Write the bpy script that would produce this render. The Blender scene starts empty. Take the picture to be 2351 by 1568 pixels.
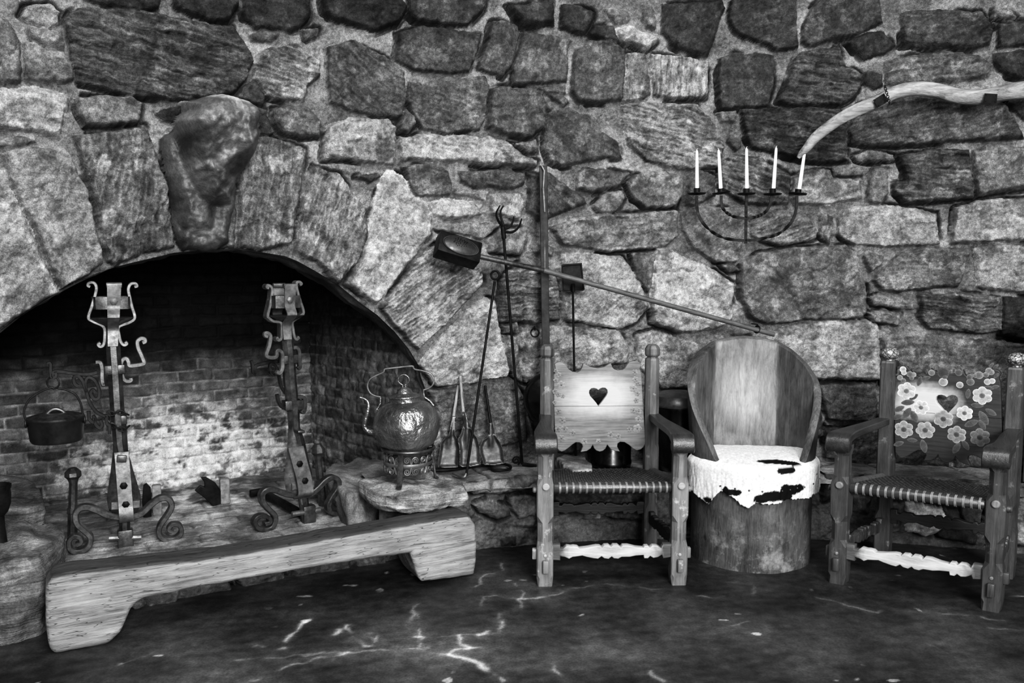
import bpy, bmesh, math, random
import numpy as np
from mathutils import Vector, Matrix
random.seed(7)
C = bpy.context.scene.collection
PI = math.pi
# ------------------------------------------------------------------ camera
FPX = 1900.0; PITCH = math.radians(5.0); CAMH = 1.35
def ray(px, py):
    x = (px-1175.5)/FPX; y = -(py-784)/FPX
    return (x, math.cos(PITCH)+y*math.sin(PITCH), -math.sin(PITCH)+y*math.cos(PITCH))
def at_z(px, py, z=0.0):
    d = ray(px, py); t = (z-CAMH)/d[2]
    return Vector((d[0]*t, d[1]*t, z))
def at_y(px, py, Y):
    d = ray(px, py); t = Y/d[1]
    return Vector((d[0]*t, Y, CAMH+d[2]*t))
# the alcove wall is an arc of a circle in plan
CX, CY, RW, RL = 1.05, -0.13, 4.53, 4.20
ZL = 0.33           # height of the stone ledge
ZH = 0.15           # height of the hearth floor
def at_w(px, py, off=0.0, R=RW):
    """point of the curved wall seen in this direction, OFF metres in front of it"""
    d = ray(px, py); r = R-off
    a = d[0]**2+d[1]**2; b = 2*(d[0]*(-CX)+d[1]*(-CY)); c = CX*CX+CY*CY-r*r
    t = (-b+math.sqrt(b*b-4*a*c))/(2*a)
    return Vector((d[0]*t, d[1]*t, CAMH+d[2]*t))
def to_sz(p, R=RW):
    return (R*math.atan2(p[0]-CX, p[1]-CY), p[2])
def wpt(s, z, off=0.0, R=RW):
    a = s/R; r = R-off
    return (CX+r*math.sin(a), CY+r*math.cos(a), z)
cam_d = bpy.data.cameras.new('camera'); cam = bpy.data.objects.new('camera', cam_d); C.objects.link(cam)
cam.location = (0, 0, CAMH); cam.rotation_euler = (PI/2-PITCH, 0, 0)
cam_d.sensor_width = 36; cam_d.sensor_fit = 'HORIZONTAL'; cam_d.lens = FPX/2351*36
bpy.context.scene.camera = cam
# ------------------------------------------------------------------ numpy noise
def _hash(ix, iy, seed):
    h = (ix.astype(np.int64)*374761393+iy.astype(np.int64)*668265263+seed*2147483647*7) & 0xffffffff
    h = ((h ^ (h >> 13))*1274126177) & 0xffffffff
    h = (h ^ (h >> 16)) & 0xffffffff
    return h
def noise(x, y, seed=0):
    xi = np.floor(x); yi = np.floor(y); fx = x-xi; fy = y-yi
    u = fx*fx*fx*(fx*(fx*6-15)+10); v = fy*fy*fy*(fy*(fy*6-15)+10)
    out = 0
    for dx in (0, 1):
        for dy in (0, 1):
            a = _hash(xi+dx, yi+dy, seed)/4294967296.0*2*PI
            g = np.cos(a)*(fx-dx)+np.sin(a)*(fy-dy)
            out = out+g*(u if dx else 1-u)*(v if dy else 1-v)
    return out*1.5
def fbm(x, y, seed=0, o=4, gain=.5):
    a = 1.0; t = 0; f = 1.0
    for i in range(o):
        t = t+a*noise(x*f, y*f, seed+i*17); a *= gain; f *= 2.03
    return t
def sstep(a, b, x):
    t = np.clip((x-a)/(b-a), 0, 1); return t*t*(3-2*t)
def poly_sdf(px, py, poly):
    """signed distance (positive inside) and closest boundary point"""
    n = len(poly); d2 = np.full(px.shape, 1e9); inside = np.zeros(px.shape, bool)
    qx = np.zeros(px.shape); qy = np.zeros(px.shape)
    for i in range(n):
        ax, ay = poly[i]; bx, by = poly[(i+1) % n]
        ex, ey = bx-ax, by-ay; L = ex*ex+ey*ey+1e-12
        t = np.clip(((px-ax)*ex+(py-ay)*ey)/L, 0, 1)
        cx = ax+t*ex; cy = ay+t*ey
        dd = (px-cx)**2+(py-cy)**2
        m = dd < d2; d2 = np.where(m, dd, d2); qx = np.where(m, cx, qx); qy = np.where(m, cy, qy)
        cond = ((ay > py) != (by > py))
        with np.errstate(divide='ignore', invalid='ignore'):
            xin = ex*(py-ay)/(ey if abs(ey) > 1e-12 else 1e-12)+ax
        inside ^= cond & (px < xin)
    d = np.sqrt(d2)
    return np.where(inside, d, -d), qx, qy
def seg_dist(px, py, pts):
    d2 = np.full(px.shape, 1e9)
    for (ax, ay), (bx, by) in zip(pts[:-1], pts[1:]):
        ex, ey = bx-ax, by-ay; L = ex*ex+ey*ey+1e-12
        t = np.clip(((px-ax)*ex+(py-ay)*ey)/L, 0, 1)
        d2 = np.minimum(d2, (px-ax-t*ex)**2+(py-ay-t*ey)**2)
    return np.sqrt(d2)
def alb(t): return (np.maximum(t, 1)/255.0)**2.2
# ------------------------------------------------------------------ materials
def new_mat(name):
    m = bpy.data.materials.new(name); m.use_nodes = True
    nt = m.node_tree; nt.nodes.clear()
    out = nt.nodes.new('ShaderNodeOutputMaterial'); b = nt.nodes.new('ShaderNodeBsdfPrincipled')
    nt.links.new(b.outputs[0], out.inputs[0])
    return m, nt, b
def N(nt, typ, **kw):
    n = nt.nodes.new(typ)
    for k, v in kw.items():
        if k.startswith('i_'): n.inputs[k[2:].replace('_', ' ')].default_value = v
        else: setattr(n, k, v)
    return n
def L(nt, a, b): nt.links.new(a, b)
def math_n(nt, op, a, b=None, clamp=False):
    n = nt.nodes.new('ShaderNodeMath'); n.operation = op; n.use_clamp = clamp
    for i, v in enumerate((a, b)):
        if v is None: continue
        if isinstance(v, (int, float)): n.inputs[i].default_value = v
        else: nt.links.new(v, n.inputs[i])
    return n.outputs[0]
def ramp(nt, fac, lo, hi, a, b):
    n = nt.nodes.new('ShaderNodeMapRange'); n.clamp = True
    for k, v in zip(('From Min', 'From Max', 'To Min', 'To Max'), (lo, hi, a, b)): n.inputs[k].default_value = v
    nt.links.new(fac, n.inputs['Value']); return n.outputs[0]
def grey(nt, val, b):
    c = nt.nodes.new('ShaderNodeCombineColor')
    for i in range(3): nt.links.new(val, c.inputs[i])
    nt.links.new(c.outputs[0], b.inputs['Base Color'])
def coords(nt, scale=(1, 1, 1), rot=(0, 0, 0)):
    tc = nt.nodes.new('ShaderNodeTexCoord'); mp = nt.nodes.new('ShaderNodeMapping')
    mp.inputs['Scale'].default_value = scale; mp.inputs['Rotation'].default_value = rot
    nt.links.new(tc.outputs['Object'], mp.inputs['Vector']); return mp.outputs[0]
def tex(nt, vec, scale, detail=4, rough=.6, dist=0.0):
    n = nt.nodes.new('ShaderNodeTexNoise'); n.inputs['Scale'].default_value = scale
    n.inputs['Detail'].default_value = detail; n.inputs['Roughness'].default_value = rough
    n.inputs['Distortion'].default_value = dist; nt.links.new(vec, n.inputs['Vector']); return n.outputs['Fac']
def bump(nt, b, h, strength=.4, dist=.01):
    n = nt.nodes.new('ShaderNodeBump'); n.inputs['Strength'].default_value = strength; n.inputs['Distance'].default_value = dist
    nt.links.new(h, n.inputs['Height']); nt.links.new(n.outputs[0], b.inputs['Normal'])
def tone_mat(name, rough=.8, spec=.25, speck=.55, sscale=170, bstr=.5, bscale=90, bdist=.004, strata=None):
    """base tone read from the mesh's own 'tone' attribute, with fine procedural grain"""
    m, nt, b = new_mat(name)
    at = N(nt, 'ShaderNodeAttribute', attribute_name='tone')
    v = coords(nt)
    n1 = tex(nt, v, sscale, 3, .7); n2 = tex(nt, v, sscale*.22, 4, .65)
    f = math_n(nt, 'MULTIPLY', ramp(nt, n1, .3, .72, 1-speck, 1+speck), ramp(nt, n2, .3, .7, .72, 1.3))
    if strata:
        sv = coords(nt, (2.2, 2.2, 26)); sn = tex(nt, sv, strata, 5, .7, .8); f = math_n(nt, 'MULTIPLY', f, ramp(nt, sn, .32, .68, .45, 1.5))
    grey(nt, math_n(nt, 'MULTIPLY', at.outputs['Fac'], f), b)
    b.inputs['Roughness'].default_value = rough; b.inputs['Specular IOR Level'].default_value = spec
    h = math_n(nt, 'ADD', tex(nt, v, bscale, 5, .65), math_n(nt, 'MULTIPLY', n1, .35))
    if strata: h = math_n(nt, 'ADD', h, math_n(nt, 'MULTIPLY', sn, 2.5))
    bump(nt, b, h, bstr, bdist)
    return m
def wood_mat(name, t0, t1, axis=0, stretch=14, scale=9, rough=.55, spec=.4, wear=None, wear_t=170, bstr=.35, knots=0.0):
    """fibrous wood, grain along AXIS; t0/t1 are the dark and light tones; wear adds pale rubbed patches"""
    m, nt, b = new_mat(name)
    sc = [stretch]*3; sc[axis] = 1.0
    v = coords(nt, tuple(sc)); v0 = coords(nt)
    g = tex(nt, v, scale*.35, 6, .62, .6+knots)
    g2 = tex(nt, v, scale*1.6, 4, .7)
    blot = tex(nt, v0, 7, 4, .6)
    f = math_n(nt, 'ADD', math_n(nt, 'MULTIPLY', g, .6), math_n(nt, 'ADD', math_n(nt, 'MULTIPLY', g2, .25), math_n(nt, 'MULTIPLY', blot, .3)))
    val = ramp(nt, f, .42, .74, float(alb(t0)), float(alb(t1)))
    if wear:
        w = ramp(nt, tex(nt, v0, wear[0], 5, .7), wear[1], wear[1]+.1, 0, 1)
        mx = N(nt, 'ShaderNodeMix', data_type='FLOAT'); L(nt, w, mx.inputs[0]); L(nt, val, mx.inputs[2]); mx.inputs[3].default_value = float(alb(wear_t)); val = mx.outputs[0]
    grey(nt, val, b)
    b.inputs['Roughness'].default_value = rough; b.inputs['Specular IOR Level'].default_value = spec
    bump(nt, b, math_n(nt, 'ADD', g, math_n(nt, 'MULTIPLY', g2, .5)), bstr, .006)
    return m
def metal_mat(name, t0, t1, rough=.42, metallic=.75, scale=14, bstr=.25, bdist=.004, spec=.5, bsc=3.0):
    m, nt, b = new_mat(name)
    v = coords(nt); n = tex(nt, v, scale, 5, .65); n2 = tex(nt, v, scale*bsc, 4, .6)
    grey(nt, ramp(nt, n, .32, .7, float(alb(t0)), float(alb(t1))), b)
    b.inputs['Metallic'].default_value = metallic; b.inputs['Specular IOR Level'].default_value = spec
    L(nt, ramp(nt, n2, .3, .7, rough-.1, rough+.15), b.inputs['Roughness'])
    bump(nt, b, math_n(nt, 'ADD', n, math_n(nt, 'MULTIPLY', n2, .4)), bstr, bdist)
    return m
def plain_mat(name, t, rough=.6, spec=.3, var=.15, scale=30, bstr=.15):
    m, nt, b = new_mat(name); v = coords(nt); n = tex(nt, v, scale, 4, .6)
    a = float(alb(t)); grey(nt, ramp(nt, n, .3, .7, a*(1-var), a*(1+var)), b)
    b.inputs['Roughness'].default_value = rough; b.inputs['Specular IOR Level'].default_value = spec
    bump(nt, b, n, bstr, .004); return m
# ------------------------------------------------------------------ objects
def tag(o, label=None, cat=None, group=None, kind=None):
    if label: o['label'] = label
    if cat: o['category'] = cat
    if group: o['group'] = group
    if kind: o['kind'] = kind
    return o
def empty(name, loc, rz=0.0, label=None, cat=None, group=None):
    o = bpy.data.objects.new(name, None); C.objects.link(o); o.empty_display_size = .05
    o.location = loc; o.rotation_euler = (0, 0, rz)
    return tag(o, label, cat, group)
def link(name, me, mats, parent=None, smooth=None):
    o = bpy.data.objects.new(name, me); C.objects.link(o)
    for m in (mats if isinstance(mats, (list, tuple)) else [mats]):
        me.materials.append(m)
    if parent is not None: o.parent = parent
    if smooth is not None:
        if smooth >= 180: me.polygons.foreach_set('use_smooth', [True]*len(me.polygons))
        else:
            me.polygons.foreach_set('use_smooth', [True]*len(me.polygons)); me.set_sharp_from_angle(angle=math.radians(smooth))
    return o
def np_mesh(name, V, Fq, tone=None):
    """mesh from arrays: V (n,3), Fq (m,4)"""
    me = bpy.data.meshes.new(name); V = np.asarray(V, np.float32); Fq = np.asarray(Fq, np.int32)
    me.vertices.add(len(V)); me.vertices.foreach_set('co', V.ravel())
    m, k = Fq.shape
    me.loops.add(m*k); me.loops.foreach_set('vertex_index', Fq.ravel())
    me.polygons.add(m); me.polygons.foreach_set('loop_start', np.arange(0, m*k, k, dtype=np.int32))
    me.update(calc_edges=True)
    me.polygons.foreach_set('use_smooth', np.ones(m, bool))
    if tone is not None:
        a = me.attributes.new('tone', 'FLOAT', 'POINT'); a.data.foreach_set('value', np.asarray(tone, np.float32).ravel())
    return me
def grid_faces(nr, nc):
    i = np.arange(nr*nc).reshape(nr, nc)
    return np.stack([i[:-1, :-1], i[:-1, 1:], i[1:, 1:], i[1:, :-1]], -1).reshape(-1, 4)
class B:
    """collects shapes and links them as ONE mesh object"""
    def __init__(s): s.bm = bmesh.new(); s.mi = 0
    def face(s, vs):
        try: f = s.bm.faces.new(vs); f.material_index = s.mi; return f
        except ValueError: return None
    def loft(s, rings, cap=True, closed=True):
        R = [[s.bm.verts.new(p) for p in r] for r in rings]
        n = len(R[0])
        for a, b in zip(R[:-1], R[1:]):
            for i in range(n if closed else n-1):
                j = (i+1) % n; s.face((a[i], a[j], b[j], b[i]))
        if cap and closed:
            s.face(R[0][::-1]); s.face(R[-1])
        return R
    def box(s, c, size, rz=0.0, bev=0.0, rot=None):
        bm = bmesh.new(); bmesh.ops.create_cube(bm, size=1)
        bmesh.ops.scale(bm, vec=size, verts=bm.verts)
        if bev: bmesh.ops.bevel(bm, geom=bm.edges[:]+bm.verts[:], offset=bev, segments=2, profile=.5, affect='EDGES')
        M = Matrix.Translation(c) @ ((rot.to_4x4() if rot is not None else Matrix.Rotation(rz, 4, 'Z')))
        bm.transform(M); s.merge(bm)
    def merge(s, bm):
        mp = {}
        for v in bm.verts: mp[v] = s.bm.verts.new(v.co)
        for f in bm.faces: s.face([mp[v] for v in f.verts])
        bm.free()
    def mesh(s, me, M=None):
        bm = bmesh.new(); bm.from_mesh(me)
        if M is not None: bm.transform(M)
        s.merge(bm)
    def lathe(s, prof, c=(0, 0, 0), n=40, axis=None, cap=True):
        """prof: (radius, height) list"""
        rot = Vector((0, 0, 1)).rotation_difference(Vector(axis)) if axis is not None else None
        rings = []
        for r, z in prof:
            ring = []
            for k in range(n):
                a = 2*PI*k/n; p = Vector((r*math.cos(a), r*math.sin(a), z))
                if rot: p = rot @ p
                ring.append(p+Vector(c))
            rings.append(ring)
        return s.loft(rings, cap)
    def sweep(s, pts, r=.01, prof=None, bn=None, n=8, closed=False, cap=True, taper=None):
        """tube (r) or flat bar (prof=(in-plane thickness, width along bn)) along pts"""
        P = [Vector(p) for p in pts]
        Q = [P[0]]
        for p in P[1:]:
            if (p-Q[-1]).length > 1e-5: Q.append(p)
        P = Q; m = len(P)
        T = []
        for i in range(m):
            if closed: t = P[(i+1) % m]-P[i-1]
            else: t = P[min(i+1, m-1)]-P[max(i-1, 0)]
            T.append(t.normalized() if t.length > 1e-9 else Vector((0, 0, 1)))
        u = Vector(bn).normalized() if bn is not None else None
        if u is None:
            a = Vector((0, 0, 1)) if abs(T[0].z) < .9 else Vector((0, 1, 0))
            w = (a-T[0]*a.dot(T[0])).normalized()
        rings = []
        for i in range(m):
            if bn is not None:
                w = T[i].cross(u)
                w = w.normalized() if w.length > 1e-6 else Vector((1, 0, 0)); uu = u
            else:
                w = (w-T[i]*w.dot(T[i])); w = w.normalized() if w.length > 1e-6 else Vector((1, 0, 0)); uu = T[i].cross(w)
            k = taper(i/(m-1)) if taper else 1.0
            if prof is None:
                rr = (r[i] if isinstance(r, (list, tuple)) else r)*k
                rings.append([P[i]+w*(rr*math.cos(2*PI*j/n))+uu*(rr*math.sin(2*PI*j/n)) for j in range(n)])
            else:
                a, b = prof[0]/2*k, prof[1]/2*(k if len(prof) < 3 else 1)
                e = min(a, b)*.3
                q = [(a, b-e), (a-e, b), (-a+e, b), (-a, b-e), (-a, -b+e), (-a+e, -b), (a-e, -b), (a, -b+e)]
                rings.append([P[i]+w*x+uu*y for x, y in q])
        if closed:
            R = s.loft(rings, cap=False); a, b = R[-1], R[0]
            for i in range(len(a)):
                j = (i+1) % len(a); s.face((a[i], a[j], b[j], b[i]))
        else: s.loft(rings, cap)
    def ball(s, c, r, sc=(1, 1, 1), seg=16):
        bm = bmesh.new(); bmesh.ops.create_uvsphere(bm, u_segments=seg, v_segments=max(6, seg//2), radius=r)
        bmesh.ops.scale(bm, vec=sc, verts=bm.verts); bmesh.ops.translate(bm, vec=c, verts=bm.verts); s.merge(bm)
    def torus(s, c, R, r, axis=(0, 1, 0), n=24, m=8):
        rot = Vector((0, 0, 1)).rotation_difference(Vector(axis))
        s.sweep([Vector(c)+rot @ Vector((R*math.cos(2*PI*k/n), R*math.sin(2*PI*k/n), 0)) for k in range(n)], r, n=m, closed=True)
    def build(s, name, mats, parent=None, smooth=35):
        bmesh.ops.recalc_face_normals(s.bm, faces=s.bm.faces[:])
        me = bpy.data.meshes.new(name); s.bm.to_mesh(me); s.bm.free()
        return link(name, me, mats, parent, smooth)
def spline(pts, k=6, closed=False):
    """Catmull-Rom through pts"""
    P = [Vector(p) for p in pts]; n = len(P); out = []
    rng = range(n if closed else n-1)
    for i in rng:
        p0 = P[i-1] if (closed or i > 0) else P[0]*2-P[1]
        p1 = P[i]; p2 = P[(i+1) % n]; p3 = P[(i+2) % n] if (closed or i+2 < n) else P[-1]*2-P[-2]
        for j in range(k):
            t = j/k
            out.append(.5*((2*p1)+(p2-p0)*t+(2*p0-5*p1+4*p2-p3)*t*t+(3*p1-p0-3*p2+p3)*t*t*t))
    if not closed: out.append(P[-1])
    return out
def flat_mesh(loops, thick, bev=.002):
    """board cut to 2D outlines (first outer, rest holes), standing in x-z, thickness along y (centred)"""
    cu = bpy.data.curves.new('tmp', 'CURVE'); cu.dimensions = '2D'; cu.fill_mode = 'BOTH'
    cu.extrude = max(thick/2-bev, 1e-4); cu.bevel_depth = bev; cu.bevel_resolution = 1; cu.offset = -bev
    for lp in loops:
        sp = cu.splines.new('POLY'); sp.points.add(len(lp)-1); sp.use_cyclic_u = True
        for q, p in zip(sp.points, lp): q.co = (p[0], p[1], 0, 1)
    o = bpy.data.objects.new('tmp', cu); C.objects.link(o)
    dg = bpy.context.evaluated_depsgraph_get(); me = bpy.data.meshes.new_from_object(o.evaluated_get(dg))
    bpy.data.objects.remove(o); bpy.data.curves.remove(cu)
    me.transform(Matrix.Rotation(PI/2, 4, 'X')); me.materials.clear()
    return me
def remesh_rock(me, voxel, amp, freq, seed, strata=None, subd=0):
    """rounds a rough mesh off and roughens its surface"""
    o = bpy.data.objects.new('tmp', me); C.objects.link(o)
    md = o.modifiers.new('r', 'REMESH'); md.mode = 'VOXEL'; md.voxel_size = voxel
    sm = o.modifiers.new('s', 'SMOOTH'); sm.factor = .5; sm.iterations = 4
    dg = bpy.context.evaluated_depsgraph_get(); m2 = bpy.data.meshes.new_from_object(o.evaluated_get(dg))
    bpy.data.objects.remove(o)
    n = len(m2.vertices); co = np.empty(n*3, np.float32); no = np.empty(n*3, np.float32)
    m2.vertices.foreach_get('co', co); m2.vertices.foreach_get('normal', no)
    co = co.reshape(-1, 3).astype(float); no = no.reshape(-1, 3)
    d = amp*(fbm(co[:, 0]*freq+co[:, 1]*freq*.7, co[:, 2]*freq-co[:, 1]*freq*.6, seed, 4))
    if strata:
        sf, sa = strata
        w = fbm(co[:, 0]*3+co[:, 1]*2, co[:, 2]*3, seed+5, 2)*.02
        d = d+sa*noise(co[:, 0]*4+co[:, 1]*4, (co[:, 2]+w)*sf, seed+9)
    co = co+no*d[:, None]
    m2.vertices.foreach_set('co', co.astype(np.float32).ravel()); m2.update()
    m2.materials.clear()
    return m2, co, d
def set_tone(me, tone):
    a = me.attributes.new('tone', 'FLOAT', 'POINT'); a.data.foreach_set('value', np.asarray(tone, np.float32).ravel())
class Fr:
    """a standing thing's own frame: origin at its foot, x to its right, y to its back"""
    def __init__(s, px, py, z, yaw, o=None):
        s.o = Vector(o) if o is not None else at_z(px, py, z); s.yaw = yaw
        s.x = Vector((math.cos(yaw), math.sin(yaw), 0)); s.y = Vector((-math.sin(yaw), math.cos(yaw), 0))
    def at(s, px, py, dy=0.0):
        d = Vector(ray(px, py)); c = Vector((0, 0, CAMH))
        t = (dy-(c-s.o).dot(s.y))/d.dot(s.y); p = c+d*t-s.o
        return Vector((p.dot(s.x), dy, p.z))
    def loc(s, w):
        p = Vector(w)-s.o; return Vector((p.dot(s.x), p.dot(s.y), p.z))
    def ln(s, pts, zx=0, zy=0, k=1.0, dy=0.0):
        return [s.at(zx+a/k, zy+b/k, dy) for a, b in pts]
# ------------------------------------------------------------------ the stone wall
TILE = {'A': (0, 0, 2.937), 'B': (780, 0, 2.937), 'C': (1551, 0, 2.937), 'D': (0, 500, 2.937), 'E': (780, 500, 2.937), 'F': (1551, 500, 2.937), 'G': (780, 1034, 2.937), 'H': (1551, 1034, 2.937), 'P': (0, 0, 1)}
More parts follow.
